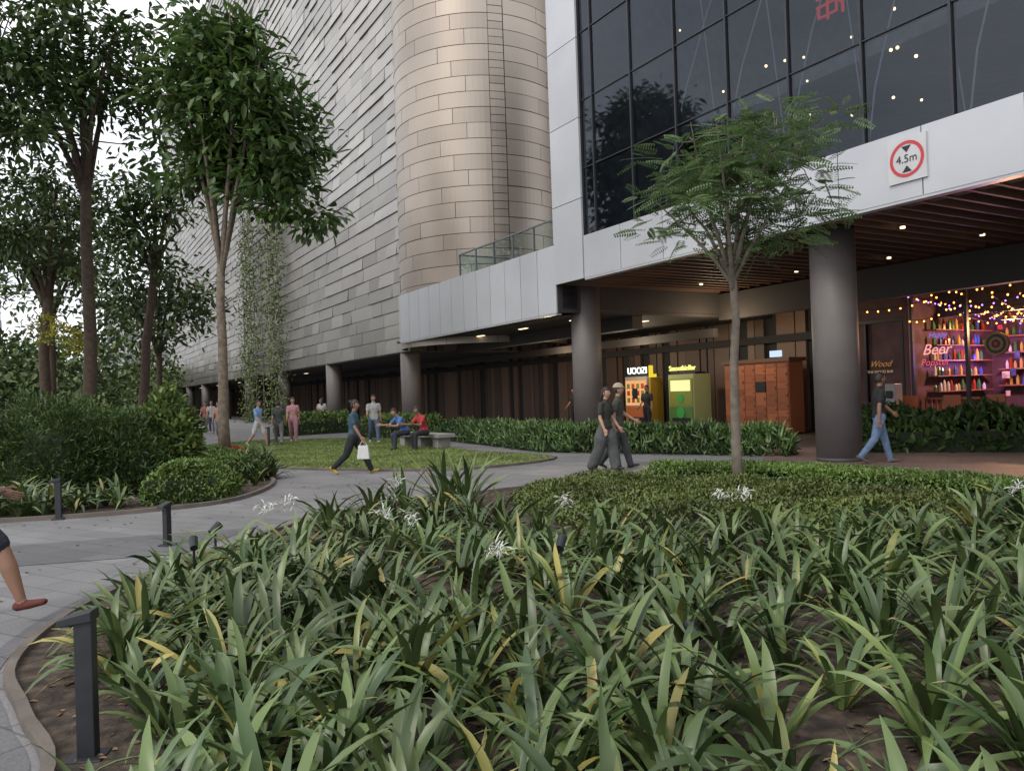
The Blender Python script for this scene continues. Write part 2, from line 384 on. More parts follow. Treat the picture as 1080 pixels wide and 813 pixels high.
# columns
g=MB()
for s,top in ((0,4.95),(8.57,4.95),(-8.6,4.95),(-17,4.95),(21.95,3.8),(33.05,3.8),(44.1,3.8),(55.1,3.8),(66,3.8),(77,3.8),(88,3.8),(99,3.8)):
    g.tube([F(s,0,-.05),F(s,0,top)],[.44,.44],32,0,cap=False)
    g.tube([F(s,0,0),F(s,0,.08)],[.45,.45],32,1,cap=False)
g.build('columns',[M_col,mat('column_base',(.08,.07,.07),.6)],B,smooth=True).data.polygons.foreach_set('use_smooth',[len(f)==4 for f in g.f])
# soffits
g=MB(); g.fbox(-25,8.3,-1.0,8.6,4.97,5.1,0)
g.fbox(8.32,21.0,-1.0,8.6,3.86,3.95,0); g.fbox(21.0,104,-.42,8.6,3.5,3.545,0)
g.fbox(8.3,8.36,-.99,8.6,3.96,5.1,0)
g.fbox(-25,8.3,5.2,5.5,3.75,4.6,0); g.fbox(8.36,104,5.0,5.2,3.2,3.49,0)
g.fbox(8.6,20.9,1.8,2.2,3.45,3.856,0)
g.build('soffit',[M_soff],B)
g=MB(); s=8.1
while s>-20: g.fbox(s,s+.07,-.95,5.1,4.64,4.88); s-=.42
g.build('timber_baffles',[M_wood],B)
g=MB()
for s,w in ((-1.1,1.0),(-1.3,3.5),(-5,2),(3.8,1.2),(3.8,3.8),(-4.5,4.4),(6.6,3),(-8,2.5),(1.4,4.3)):
    g.tube([F(s+.2,w,4.62),F(s+.2,w,4.66)],[.05,.05],10,0,cap=False)
for k in range(4):
    s=9.8+k*3.2; g.fbox(s,s+.5,.6,.72,3.835,3.85); g.fbox(s,s+.4,3.4,3.5,3.835,3.85)
for k in range(10):
    s=40+k*6; g.fbox(s,s+.5,2,2.2,3.48,3.49)
g.build('downlights',[emat('downlight',(1,.78,.5),2.5)],B)
# back wall boards
g=MB(); g.fbox(3.3,104,7.75,7.95,0,4.95,1); s=5.9
while s<104:
    w=random.choice([.35,.45,.8]); g.fbox(s,s+w-.05,7.6+random.random()*.08,7.8,0,4.9,0); s+=w+(0 if random.random()<.75 else .5)
g.fbox(6,104,7.4,7.59,3.0,3.25,1)
g.build('back_wall_boards',[M_board,M_dark],B)
g=MB(); g.fbox(103.8,104,-.39,30,0,39.9); g.fbox(8.3,103.8,29.8,30,3.9,40); g.build('end_walls',[M_tile],B)
# bar shopfront
bar=empty('bar_shopfront')
g=MB()
g.fbox(-6,3.3,11.8,12,0,4.9,0); g.fbox(3.2,3.35,7.5,12,0,4.9,0); g.fbox(-6.1,-6,7.5,12,0,4.9,0)
g.fbox(-6,3.2,7.62,11.8,4.3,4.5,0); g.fbox(-6,3.2,7.45,7.6,4.1,4.9,0)
for s in (3.1,1.55,-.05,-1.65,-3.2): g.fbox(s-.04,s+.04,7.46,7.56,0,4.09,1)
g.fbox(-6,1.0,9.3,9.9,0,1.1,2); g.fbox(-6,1.05,9.2,9.95,1.1,1.16,1)
for zz in (1.3,1.8,2.3,2.8): g.fbox(-6,2.8,11.4,11.79,zz,zz+.04,2)
g.fbox(3.35,5.9,7.63,7.74,0,4.9,0)
for s in (3.4,4.6,5.85): g.fbox(s-.03,s+.03,7.5,7.62,0,3.3,1)
g.fbox(3.35,5.9,7.5,7.62,3.31,3.4,1)
for s in (2.4,1.2,0,-1.2): 
    g.tube([F(s,8.9,4.28),F(s,8.9,3.35)],[.01,.01],5,1,cap=False); g.tube([F(s,8.9,3.35),F(s,8.9,3.15)],[.05,.17],12,2,cap=False)
for k in range(9): g.fbox(3.05-k*.16,3.1-k*.16,8.0,8.04,0,1.0,2)
g.fbox(1.55,3.1,7.98,8.06,1.0,1.06,2)
# shelf unit beside the side wall of the bar
for zz in (1.2,1.65,2.1,2.55,3.0): g.fbox(2.85,3.19,8.3,11.2,zz,zz+.03,2)
g.build('frame_and_counter',[mat('bar_wall',(.09,.045,.05),.7,var=.4,vscale=2),M_black,mat('bar_wood',(.24,.11,.05),.5,var=.3)],bar)
g=MB(); cs=[0,1,2,3,4]
for zz in (1.34,1.84,2.34,2.84):
    s=-3
    while s<2.7:
        h=random.uniform(.2,.36); g.tube([F(s,11.55,zz),F(s,11.55,zz+h*.65),F(s,11.55,zz+h)],[.045,.045,.018],6,random.choice(cs)); s+=random.uniform(.1,.2)
for zz in (1.23,1.68,2.13,2.58,3.03):
    w=8.4
    while w<11.1:
        h=random.uniform(.15,.33); g.tube([F(3.0,w,zz),F(3.0,w,zz+h*.65),F(3.0,w,zz+h)],[.05,.05,.02],6,random.choice(cs)); w+=random.uniform(.12,.35)
s=-3
while s<1:
    h=random.uniform(.12,.3); g.tube([F(s,9.5,1.16),F(s,9.5,1.16+h)],[.05,.04],6,random.choice(cs)); s+=random.uniform(.15,.4)
g.build('bottles',[mat('b1',(.3,.05,.02),.2),mat('b2',(.05,.2,.06),.2),mat('b3',(.5,.35,.1),.2),mat('b4',(.6,.6,.6),.2),mat('b5',(.05,.1,.4),.2)],bar)
g=MB()
def strl(p,q,sag,n,m=0):
    p=Vector(p);q=Vector(q);pts=[]
    for i in range(n+1):
        t=i/n; c=p.lerp(q,t); c.z-=sag*4*t*(1-t); pts.append(c); g.ball(c-Vector((0,0,.05)),.026,m,6,4)
    g.tube(pts,[.008]*len(pts),4,2,cap=False)
for k in range(8):
    w=7.8+k*.45; strl(F(3.1,w,3.95-.05*k),F(-3,w+.2,3.8),.45+.15*(k%3),15,1 if k%3==2 else 0)
for s in (2.6,1.9,1.2,.5,-.2): strl(F(s,7.7,4.0),F(s-.5,11,3.3),.35,9,0)
strl(F(3.1,7.42,3.3),F(1.6,7.42,3.9),.25,7,0); strl(F(1.6,7.42,3.9),F(-.4,7.42,3.3),.4,9,0); strl(F(3.1,7.4,4.0),F(-.4,7.4,3.8),.35,12,1)
strl(F(5.9,6.6,4.2),F(1.0,6.4,4.0),.5,14,0); strl(F(1.0,6.4,4.0),F(-4,6.6,4.2),.6,14,0)
g.build('string_lights',[emat('bulb_amber',(1,.38,.08),6),emat('bulb_violet',(.5,.22,1),3),M_black],bar)
g=MB()
for k in range(44):
    s=random.uniform(-2.6,2.9); z=random.uniform(.9,3.5); q=random.uniform(.1,.26); g.fbox(s,s+q,11.2+k*.004,11.202+k*.004,z,z+q*random.uniform(.8,1.5),random.randrange(5))
g.build('posters',[mat('poster_dark',(.04,.05,.12),.5,var=.5,vscale=9),mat('poster_orange',(.6,.22,.05),.5,var=.5,vscale=9),mat('poster_pale',(.5,.42,.3),.5,var=.5,vscale=9),mat('poster_red',(.5,.06,.08),.5,var=.5,vscale=9),emat('lit_panel',(.55,.15,.6),.35)],bar)
text('neon_beer','Beer',.42,2.35,7.4,2.40,emat('neon_red',(1,.38,.32),1.2),bar,.002,shear=.35)
text('neon_lettering','Popster',.26,2.4,7.4,2.05,emat('neon_pink',(1,.14,.16),.8),bar,.002,shear=.3)
text('neon_blue','Happy',.2,2.3,7.4,2.80,emat('neon_blue',(.3,.22,.95),.9),bar,.002,shear=.4)
text('neon_bar','THE WOOD BAR',.11,4.1,7.45,1.85,emat('neon_gold',(1,.75,.45),.35),bar,.002)
text('neon_script','Wood',.26,4.1,7.45,2.08,emat('neon_gold2',(1,.5,.14),.3),bar,.002,shear=.5)
g=MB()
for r,m in ((.30,0),(.25,1),(.18,0),(.11,1),(.05,2)):
    w=7.42-.008*(5-r*10); g.tube([F(.75,7.5,2.45),F(.75,w,2.45)],[r,r],24,m,cap=False)
g.build('dartboard',[mat('dart_tan',(.30,.17,.08),.7),M_black,mat('dart_red',(.5,.03,.02),.6)],bar)
g=MB()
for s in (2.5,1.3,.2):
    g.fbox(s,s+.45,6.3,6.7,.72,.76); 
    for a in (0,.41):
        for b in (0,.36): g.fbox(s+a,s+a+.04,6.3+b,6.34+b,0,.72)
    g.fbox(s,s+.45,6.66,6.7,.76,1.15)
g.build('bar_stools',[mat('stool_orange',(.35,.09,.03),.5)],bar)
g=MB(); g.fbox(2.75,3.15,6.1,6.6,0,.95,0); g.fbox(2.8,3.1,6.05,6.098,.5,.9,1); g.fbox(2.8,3.1,6.15,6.5,.96,1.5,0); g.fbox(2.86,3.04,6.08,6.14,1.1,1.3,1)
g.build('ice_cream_machine',[mat('white_enamel',(.3,.3,.3),.35),M_black],None,bevel=.02)
for loc,e,c in ((F(1,9,3.0),330,(1,.5,.26)),(F(2.2,10.2,2.2),90,(.75,.3,1)),(F(12,4.2,3.0),130,(1,.8,.55)),(F(7.5,4.4,3.4),110,(1,.75,.48)),(F(17,4.2,3.0),110,(1,.75,.5))):
    l=bpy.data.lights.new('arcade_lamp','POINT'); l.energy=e; l.color=c; l.shadow_soft_size=.15; o=bpy.data.objects.new('arcade_lamp',l); o.location=loc; col.objects.link(o)
# vending machines
def vending(name,s0,s1,body,side,face,label,labm,top,kind):
    e=empty(name); g=MB(); g.fbox(s0,s1,5.6,6.4,.06,2.05,0); g.fbox(s0+.06,s1-.06,5.57,5.598,.95,1.9,2 if kind==0 else 5); g.fbox(s0+.06,s1-.06,5.565,5.598,.2,.9,1)
    g.fbox(s0+.2,s1-.2,5.54,5.564,.3,.5,3)
    if kind==0:
        for i in range(3):
            for j in range(4): g.fbox(s0+.14+j*.28,s0+.3+j*.28,5.55,5.568,1.05+i*.27,1.24+i*.27,4+(i+j)%2)
        g.fbox(s0+.5,s0+.8,5.53,5.548,1.2,1.6,3)
    else:
        g.fbox(s0+.15,s1-.15,5.55,5.568,1.45,1.84,2); g.tube([F((s0+s1)/2,5.57,1.2),F((s0+s1)/2,5.55,1.2)],[.16,.16],20,6,cap=False); g.tube([F((s0+s1)/2,5.56,.68),F((s0+s1)/2,5.535,.68)],[.2,.2],20,6,cap=False)
    for a in (s0+.05,s1-.15): g.fbox(a,a+.1,5.65,6.3,0,.06,3)
    g.fbox(s0+.02,s1-.02,5.7,6.2,2.05,2.12,3)
    g.build('cabinet',[body,side,face,M_black,mat(name+'_pr',(.6,.08,.03),.4),mat(name+'_pg',(.25,.3,.05),.4),mat(name+'_pc',(.05,.4,.08),.4)],e)
    text('label',label,.36 if kind==0 else .26,(s0+s1)/2,5.68,2.27,labm,e,.02); return e
Wl=emat('sign_white',(.9,1,.95),1.8); Yl=emat('sign_yellow',(.95,.95,.25),1.3)
vending('vending_machine',12.5,13.8,mat('vm_white',(.45,.40,.34),.4),mat('vm_orange',(.55,.14,.03),.4),emat('vm_glow',(1,.5,.2),.9),'UOOZI',Wl,1,0)
vending('vending_machine',10.0,11.3,mat('vm_green',(.38,.42,.2),.4),mat('vm_lime',(.10,.22,.05),.4),emat('vm_glow2',(1,.9,.4),1.1),'SmoothieBar',Yl,1,1)
g=MB(); g.fbox(12.3,12.38,5.6,6.2,.05,2.0,1); g.fbox(12.3,12.38,5.6,5.75,2.0,2.45,0); g.fbox(12.05,12.3,5.6,5.7,2.0,2.12,0); g.build('yellow_sign_post',[emat('yel',(1,.75,.05),.9),mat('yellow_side',(.4,.25,.03),.5)])
# parcel locker
lk=empty('parcel_locker'); g=MB(); g.fbox(6.3,9.0,6.1,6.75,.05,2.3,0); g.fbox(6.2,9.1,6.0,6.8,2.3,2.42,1)
for c in range(6):
    zz=.12
    while zz<2.2:
        h=random.choice([.22,.22,.34,.45]); h=min(h,2.26-zz)
        if h<.12: break
        if c==2 and .9<zz<1.6: g.fbox(6.33+c*.445,6.33+c*.445+.42,6.05,6.1,zz,zz+h-.02,2)
        else: g.fbox(6.33+c*.445,6.33+c*.445+.42,6.07,6.099,zz,zz+h-.02,0); g.fbox(6.36+c*.445,6.4+c*.445,6.05,6.068,zz+h*.4,zz+h*.6,1)
        zz+=h
g.fbox(6.5,6.95,6.0,6.05,2.45,2.65,3)
g.build('locker_cabinet',[mat('locker_orange',(.34,.11,.045),.5,island=.25),mat('locker_grey',(.12,.06,.04),.5),M_black,emat('locker_screen',(.6,.75,1),1.1)],lk)
# clearance sign
sg=empty('height_clearance_sign')
g=MB(); g.fbox(-2.79,-2.11,-1.24,-1.203,4.93,5.68,0)
cs,cz=-2.45,5.31
def ring(r0,r1,w,m,n=40):
    for k in range(n):
        a=2*math.pi*k/n;b=2*math.pi*(k+1)/n
        g.quad(F(cs+r0*math.cos(a),w,cz+r0*math.sin(a)),F(cs+r1*math.cos(a),w,cz+r1*math.sin(a)),F(cs+r1*math.cos(b),w,cz+r1*math.sin(b)),F(cs+r0*math.cos(b),w,cz+r0*math.sin(b)),m)
ring(.25,.305,-1.245,1)
for sgn in (1,-1):
    k=len(g.v); g.v+=[F(cs-.085,-1.246,cz+sgn*.22),F(cs+.085,-1.246,cz+sgn*.22),F(cs,-1.246,cz+sgn*.11)]; g.f.append((k,k+1,k+2)); g.m.append(2)
g.build('sign_plate',[mat('sign_white_paint',(.52,.52,.53),.4,var=.06),mat('sign_red',(.5,.03,.05),.4),M_black],sg)
text('sign_text','4.5m',.19,cs,-1.247,cz,M_black,sg,.001)
# distant office blocks
g=MB(); 
def block(x,y,wx,wy,h,fl):
    g.box(x-wx/2,x+wx/2,y-wy/2,y+wy/2,0,h,0)
    for k in range(fl):
        z=h*(k+.35)/fl; g.box(x-wx/2-.1,x+wx/2+.1,y-wy/2-.1,y+wy/2+.1,z,z+h/fl*.4,1)
    for k in range(int(wx/3)): g.box(x-wx/2+k*3,x-wx/2+k*3+.5,y-wy/2-.3,y-wy/2-.15,0,h,0)
block(-66,150,14,20,20,5); g.build('distant_office_building',[mat('off_white',(.5,.5,.5),.6),mat('off_glass',(.16,.18,.19),.4)])
g=MB(); block(-115,130,40,30,46,12); g.build('distant_office_building',[mat('off_white2',(.5,.5,.5),.6),mat('off_glass2',(.2,.22,.23),.4)])
# ------------------------------------------------------------------ vegetation
LM_dark=leafmat('leaf_dark',(.028,.062,.018),(.085,.135,.035),.45,.2)
LM_tree=leafmat('leaf_tree',(.03,.07,.018),(.10,.165,.04),.35,.25)
LM_bg=leafmat('leaf_bg',(.04,.075,.025),(.105,.15,.045),.6,.0)
LM_fern=leafmat('leaf_fern',(.075,.14,.055),(.16,.23,.09),.5,.35)
LM_lily=leafmat('leaf_lily',(.034,.064,.022),(.11,.155,.05),.36,.0,.42,odd=(.26,.22,.06))
LM_gc=leafmat('leaf_groundcover',(.055,.08,.018),(.125,.155,.038),.5,.0)
LM_gcb=leafmat('leaf_groundcover_bright',(.06,.115,.022),(.135,.20,.045),.5,.0)
LM_yel=leafmat('leaf_yellow',(.12,.17,.03),(.45,.38,.04),.5,.0)
def tree(name,base,top_fork,crown,rad,nlimb,ncl,nl,leaf,wid,cr,lm,tm,tr,seed,pend=.3,flat=.6,shell=.6,mids=None,fern=False,irr=0.):
    r=random.Random(seed); e=empty(name,(0,0,0)); g=MB()
    b=Vector(base); f=Vector(top_fork); cc=Vector(crown)
    pts=[b-Vector((0,0,.1))]+[b.lerp(f,t)+Vector((r.uniform(-1,1),r.uniform(-1,1),0))*tr*.35 for t in (.2,.4,.6,.8)]+[f]
    g.tube(pts,[tr*1.25,tr*1.0,tr*.92,tr*.86,tr*.8,tr*.75],10,0,cap=False)
    limbs=[]; ends=[]
    for k in range(nlimb):
        a=2*math.pi*(k+r.random()*.6)/nlimb; u=r.uniform(-.1,.9) if k else .95
        rr=(.55+.25*r.random()) if k else .1
        end=cc+Vector((math.cos(a)*rad[0]*rr,math.sin(a)*rad[1]*rr,rad[2]*u*.75)); ends.append(end)
        st=f.lerp(b,r.random()*.08); mid=st.lerp(end,.5)+Vector((0,0,r.uniform(-.05,.12)*rad[2]))+Vector((r.uniform(-1,1),r.uniform(-1,1),0))*rad[0]*.08
        P=[st,st.lerp(mid,.5)+Vector((0,0,.03*rad[2])),mid,mid.lerp(end,.5),end]
        g.tube(P,[tr*.5,tr*.4,tr*.3,tr*.2,tr*.08],7,0); limbs+= [P[1],P[2],P[3],P[4],P[2].lerp(P[3],.5),P[3].lerp(P[4],.5)]
    parts=[]
    lobes=[cc+Vector((r.uniform(-1,1)*rad[0],r.uniform(-1,1)*rad[1],r.uniform(-1,1)*rad[2]))*.75 for _ in range(7)] if False else [cc+Vector((r.uniform(-.75,.75)*rad[0],r.uniform(-.75,.75)*rad[1],r.uniform(-.75,.75)*rad[2])) for _ in range(8)]
    for k in range(ncl):
        v=Vector((r.gauss(0,1),r.gauss(0,1),r.gauss(0,1))).normalized()*(shell+(1-shell)*r.random()) * (1 if r.random()<.75 else .5)
        c=cc+Vector((v.x*rad[0],v.y*rad[1],v.z*rad[2]))
        if irr>0:
            if r.random()<irr:
                q=r.choice(lobes); c=q+Vector((r.gauss(0,1)*rad[0]*.2,r.gauss(0,1)*rad[1]*.2,r.gauss(0,1)*rad[2]*.13))
            else: c=cc+(c-cc)*.88
        q=min(limbs,key=lambda p:(p-c).length+ (0.5 if p.z>c.z+.3 else 0)); 
        g.tube([q,q.lerp(c,.5)+Vector((0,0,.08)),c],[tr*.13,tr*.09,tr*.04],5,0,cap=False)
        n=int(nl*r.uniform(.6,1.3)); C=np.array(c)+rng.normal(size=(n,3))*np.array((1,1,flat))*cr*r.uniform(.6,1.25)
        out=unit(C-np.array(c)); dv=out*.9+rng.normal(size=(n,3))*.5+np.array((0,0,-pend)); nn=rng.normal(size=(n,3))*.45+np.array((0,0,1.))
        if not fern:
            parts.append(leaf_arrays(C,dv,nn,leaf*rng.uniform(.6,1.2,n),wid*rng.uniform(.7,1.2,n)))
        else:
            dv=unit(out*np.array((1,1,.3))+rng.normal(size=(n,3))*np.array((.5,.5,.2))+np.array((0,0,-.12))); U=unit(np.cross(dv,nn)); K=9
            for i in range(1,K+1):
                t=i/K*.36; pos=C+dv*t+np.array((0,0,-.25*t*t))
                for sg in (1,-1):
                    parts.append(leaf_arrays(pos,U*sg+dv*.55,nn,leaf*(1.15-abs(i/K-.4)),wid))
    g.build('trunk_and_limbs',[tm],e,smooth=True)
    V,Q=cat(parts); np_mesh('crown_leaves',V,Q,[lm],e); return e
tree('street_tree',(-8.4,22.6,0),(-8.35,22.6,5.6),(-7.75,22.6,9.8),(2.2,2.3,4.1),8,120,66,.40,.16,.42,LM_tree,M_trunk,.155,3,pend=.35,shell=.4,irr=.35)
tree('street_tree',(3.3,11.5,0),(3.32,11.5,3.2),(3.42,11.5,4.55),(1.6,1.6,1.3),9,90,14,.072,.03,.2,LM_fern,mat('bark_pale',(.15,.125,.10),.9,var=.3,vscale=8),.075,8,fern=True,flat=.3,shell=.45,irr=.15)
tree('tall_tree',(-13.6,25,0),(-13.5,25,9.0),(-13.7,25,13.2),(3.1,2.8,3.8),8,64,66,.36,.15,.5,LM_dark,M_trunkd,.21,11,shell=.5,irr=.4)
tree('tall_tree',(-15.4,32,0),(-14.6,32,7),(-14.6,32,9.3),(2.3,2.3,2.8),7,34,60,.36,.16,.55,LM_dark,M_trunkd,.2,12,irr=.4)
tree('tall_tree',(-17,28,0),(-16.6,28,5.6),(-16.8,28,8.2),(2.3,2.2,2.6),7,44,66,.32,.13,.5,LM_bg,M_trunkd,.2,13,irr=.4)
tree('tall_tree',(-15.6,22,0),(-16,22,6.5),(-15.4,22,11.0),(2.2,2.2,4.0),7,55,70,.34,.14,.5,LM_dark,M_trunkd,.18,14,irr=.3)
tree('tall_tree',(-16.5,36,0),(-16.3,36,4.0),(-16.4,36,6.4),(2.6,2.3,2.6),7,46,60,.36,.16,.55,LM_bg,M_trunkd,.16,15,irr=.4)
tree('tall_tree',(-22.5,38,0),(-22.4,38,6.0),(-22.4,38,9.5),(3.2,2.6,3.6),7,50,60,.38,.17,.6,LM_bg,M_trunkd,.2,16,irr=.4)
# distant mass
parts=[]; g=MB()
for k in range(52):
    y=random.uniform(42,110); u=random.uniform(-.74,-.43); x=u*y
    h=random.uniform(3.5,8.0)*(y/60)**.3; rr=random.uniform(1.9,3.0)
    if u>-.5: h=min(h,1.6+y*.055); rr=1.8
    g.tube([(x,y,0),(x,y,h*.6)],[.2,.14],6,0,cap=False)
    for j in range(7):
        c=np.array((x,y,h*.65))+rng.normal(size=3)*np.array((rr*.55,rr*.5,h*.17)); n=80
        C=c+rng.normal(size=(n,3))*np.array((.75,.75,.5)); parts.append(leaf_arrays(C,rng.normal(size=(n,3))+np.array((0,0,-.3)),rng.normal(size=(n,3))*.5+np.array((0,0,1)),.5*rng.uniform(.6,1.2,n),.28))
for k in range(70):
    y=random.uniform(36,60); u=random.uniform(-.75,-.47); c=np.array((u*y,y,random.uniform(.4,1.5))); n=80
    C=c+rng.normal(size=(n,3))*np.array((1,1,.6)); C[:,2]=np.abs(C[:,2]); parts.append(leaf_arrays(C,rng.normal(size=(n,3)),rng.normal(size=(n,3))*.5+np.array((0,0,1)),.34*rng.uniform(.6,1.2,n),.17))
for k in range(110):
    y=random.uniform(110,190); u=random.uniform(-1.1,-.36); c=np.array((u*y,y,random.uniform(1,7 if u<-.52 else 5))); n=70
    C=c+rng.normal(size=(n,3))*np.array((3,3,1.8)); parts.append(leaf_arrays(C,rng.normal(size=(n,3)),rng.normal(size=(n,3))*.5+np.array((0,0,1)),1.1*rng.uniform(.6,1.2,n),.6))
e=empty('distant_trees'); g.build('trunks',[M_trunkd],e); V,Q=cat(parts); np_mesh('foliage',V,Q,[LM_bg],e)
# hedges
def hedge(name,poly,h,n,leaf,wid,lm,core=.75,edge=.25,up=.6,var=.12,flat=False):
    e=empty(name); P=sample(poly,n); d=polydist(P,poly); prof=np.clip(d/edge,0,1)**.5
    bump=1+var*np.sin(P[:,0]*2.7+1.3*np.sin(P[:,1]*2.1))*np.cos(P[:,1]*3.3)
    top=h*bump*(.35+.65*prof); z=top*(1-rng.random(n)**2*(.25 if flat else .35)*1.0); side=d<edge*.6; z=np.where(side,rng.random(n)*top,z)
    C=np.column_stack([P,z]); dv=rng.normal(size=(n,3))*.7+np.array((0,0,up)); nn=rng.normal(size=(n,3))*.5+np.array((0,0,1.))
    V,Q=leaf_arrays(C,dv,nn,leaf*rng.uniform(.6,1.25,n),wid*rng.uniform(.7,1.2,n)); np_mesh('leaves',V,Q,[lm],e)
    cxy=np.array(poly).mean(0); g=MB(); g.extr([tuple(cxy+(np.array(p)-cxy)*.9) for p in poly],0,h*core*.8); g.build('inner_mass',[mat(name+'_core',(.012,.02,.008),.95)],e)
    return e
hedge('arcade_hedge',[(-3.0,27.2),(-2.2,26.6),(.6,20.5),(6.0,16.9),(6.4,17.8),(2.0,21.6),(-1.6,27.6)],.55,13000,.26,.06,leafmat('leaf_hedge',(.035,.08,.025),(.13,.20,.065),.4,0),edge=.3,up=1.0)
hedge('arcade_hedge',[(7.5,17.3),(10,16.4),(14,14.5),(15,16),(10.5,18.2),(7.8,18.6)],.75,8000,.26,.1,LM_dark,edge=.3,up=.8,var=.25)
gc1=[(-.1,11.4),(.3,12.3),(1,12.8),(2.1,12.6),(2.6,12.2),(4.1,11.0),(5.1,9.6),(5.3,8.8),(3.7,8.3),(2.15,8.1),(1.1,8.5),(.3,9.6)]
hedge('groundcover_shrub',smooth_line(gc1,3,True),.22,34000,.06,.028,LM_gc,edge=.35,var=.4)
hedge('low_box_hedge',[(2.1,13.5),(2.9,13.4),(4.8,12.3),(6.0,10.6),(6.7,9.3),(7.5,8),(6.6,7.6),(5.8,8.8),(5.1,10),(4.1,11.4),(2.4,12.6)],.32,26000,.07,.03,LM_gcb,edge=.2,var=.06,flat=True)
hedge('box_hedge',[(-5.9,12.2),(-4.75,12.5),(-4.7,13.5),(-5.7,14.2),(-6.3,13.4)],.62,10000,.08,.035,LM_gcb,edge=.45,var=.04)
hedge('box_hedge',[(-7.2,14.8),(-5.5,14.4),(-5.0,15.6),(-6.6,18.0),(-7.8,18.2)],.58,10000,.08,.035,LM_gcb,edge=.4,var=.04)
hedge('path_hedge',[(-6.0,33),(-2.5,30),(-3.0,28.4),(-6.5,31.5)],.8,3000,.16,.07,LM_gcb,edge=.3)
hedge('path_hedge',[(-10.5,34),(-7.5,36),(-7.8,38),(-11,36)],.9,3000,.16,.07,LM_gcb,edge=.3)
def dome(name,c,r,n,leaf,wid,lm,parts_only=False,squash=1):
    v=rnd_dirs(n); v[:,2]=np.abs(v[:,2]); rad=(1-rng.random(n)**2*.3)[:,None]; lump=(1+.12*np.sin(v[:,0]*7+c[0])*np.cos(v[:,1]*6)+.1*np.sin(v[:,2]*9+v[:,0]*5))[:,None]
    C=np.array(c)+v*np.array(r)*rad*lump; return leaf_arrays(C,v*.8+rng.normal(size=(n,3))*.5+np.array((0,0,.1)),rng.normal(size=(n,3))*.5+np.array((0,0,1)),leaf*rng.uniform(.6,1.2,n),wid)
def shrub(name,blobs,n,leaf,wid,lm,core=True):
    e=empty(name); P=[dome(name,c,r,int(n*r[0]*r[2]),leaf,wid,lm) for c,r in blobs]; V,Q=cat(P); np_mesh('leaves',V,Q,[lm],e)
    if not core: return
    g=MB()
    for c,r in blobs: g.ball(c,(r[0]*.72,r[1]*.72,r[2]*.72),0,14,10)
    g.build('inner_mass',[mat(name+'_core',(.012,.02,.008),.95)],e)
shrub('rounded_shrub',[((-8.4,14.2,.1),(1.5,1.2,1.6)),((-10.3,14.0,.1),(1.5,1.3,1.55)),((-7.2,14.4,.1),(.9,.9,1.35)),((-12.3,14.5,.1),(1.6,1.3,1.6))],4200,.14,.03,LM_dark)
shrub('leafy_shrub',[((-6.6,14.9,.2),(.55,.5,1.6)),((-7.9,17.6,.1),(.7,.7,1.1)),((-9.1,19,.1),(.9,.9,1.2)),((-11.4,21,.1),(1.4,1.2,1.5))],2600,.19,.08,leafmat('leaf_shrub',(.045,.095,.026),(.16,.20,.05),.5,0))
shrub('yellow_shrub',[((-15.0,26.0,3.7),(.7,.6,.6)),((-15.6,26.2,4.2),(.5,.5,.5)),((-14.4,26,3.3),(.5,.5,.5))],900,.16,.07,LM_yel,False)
# lily bed
def clumps(name,pts,nl,L,W,lm,e0=(38,88),bend=(35,125)):
    C=[];phi=[]
    hs=[]
    for (x,y,sc) in pts:
        n=int(nl*random.uniform(.7,1.3)); a=rng.random(n)*2*math.pi
        rr=rng.random(n)*.06*sc; C.append(np.column_stack([x+rr*np.cos(a),y+rr*np.sin(a),np.full(n,.01)])); phi.append(a+rng.normal(size=n)*.2); hs.append(np.full(n,sc))
    C=np.concatenate(C);phi=np.concatenate(phi);hs=np.concatenate(hs); n=len(C)
    u=rng.random(n); e=np.radians(e0[0]+(e0[1]-e0[0])*u); b=np.radians(bend[0]+(bend[1]-bend[0])*(1-.6*u)*rng.random(n)+10*rng.random(n))
    V,Q=strap_arrays(C,phi,e,b,hs*L*rng.uniform(.6,1.2,n),W*hs**.5*rng.uniform(.65,1.25,n))
    return V,Q
lp=[(-1.15,1.6),(-1.5,3.0),(-2.05,4.0),(-2.55,4.9),(-2.9,6.2),(-2.85,7.2),(-2.6,8.2),(-2.35,9.2),(-1.7,10.1),(-.9,10.5),(-.3,9.4),(.2,8.6),(.9,7.7),(2.1,7.6),(3.7,7.7),(4.6,8.0),(5.6,8.0),(7,7.2),(8.5,4),(8.5,1),(3,.6),(0,1.2)]
soilgap=[(-2.5,8.7),(-1.75,7.6),(-.5,5.8),(.75,4.5),(1.35,3.4),(1.5,2.2)]
def gapd(x,y):
    P=np.array([[x,y]]); d=9
    for i in range(len(soilgap)-1):
        a=np.array(soilgap[i]);b=np.array(soilgap[i+1]);t=np.clip(((P[0]-a)@(b-a))/((b-a)@(b-a)),0,1); d=min(d,np.linalg.norm(P[0]-(a+t*(b-a))))
    return d
def leftside(x,y): return x < np.interp(y,[2.2,3.4,4.5,5.8,7.6,8.7],[1.5,1.35,.75,-.5,-1.75,-2.5])
pts=[]
for _ in range(10000):
    x=random.uniform(-3.6,8.5);y=random.uniform(1.8,10.6)
    if abs(x)>.75*y+1: continue
    if not inpoly(np.array([[x,y]]),lp)[0]: continue
    if 3.2<x<5.3 and 5.0<y<5.85: continue
    if (x+1.98)**2+(y-3.55)**2<.3**2: continue
    L_=leftside(x,y) and y<8.7
    gd=gapd(x,y)
    if gd<.31 and random.random()<.985: continue
    sp=.25 if L_ else .31
    if not L_ and random.random()<.3: sp=.45
    if any((p[0]-x)**2+(p[1]-y)**2<sp*sp for p in pts): continue
    pts.append((x,y,random.uniform(.66,1.12)))
print('clumps',len(pts))
V,Q=clumps('l',pts,22,.56,.046,LM_lily)
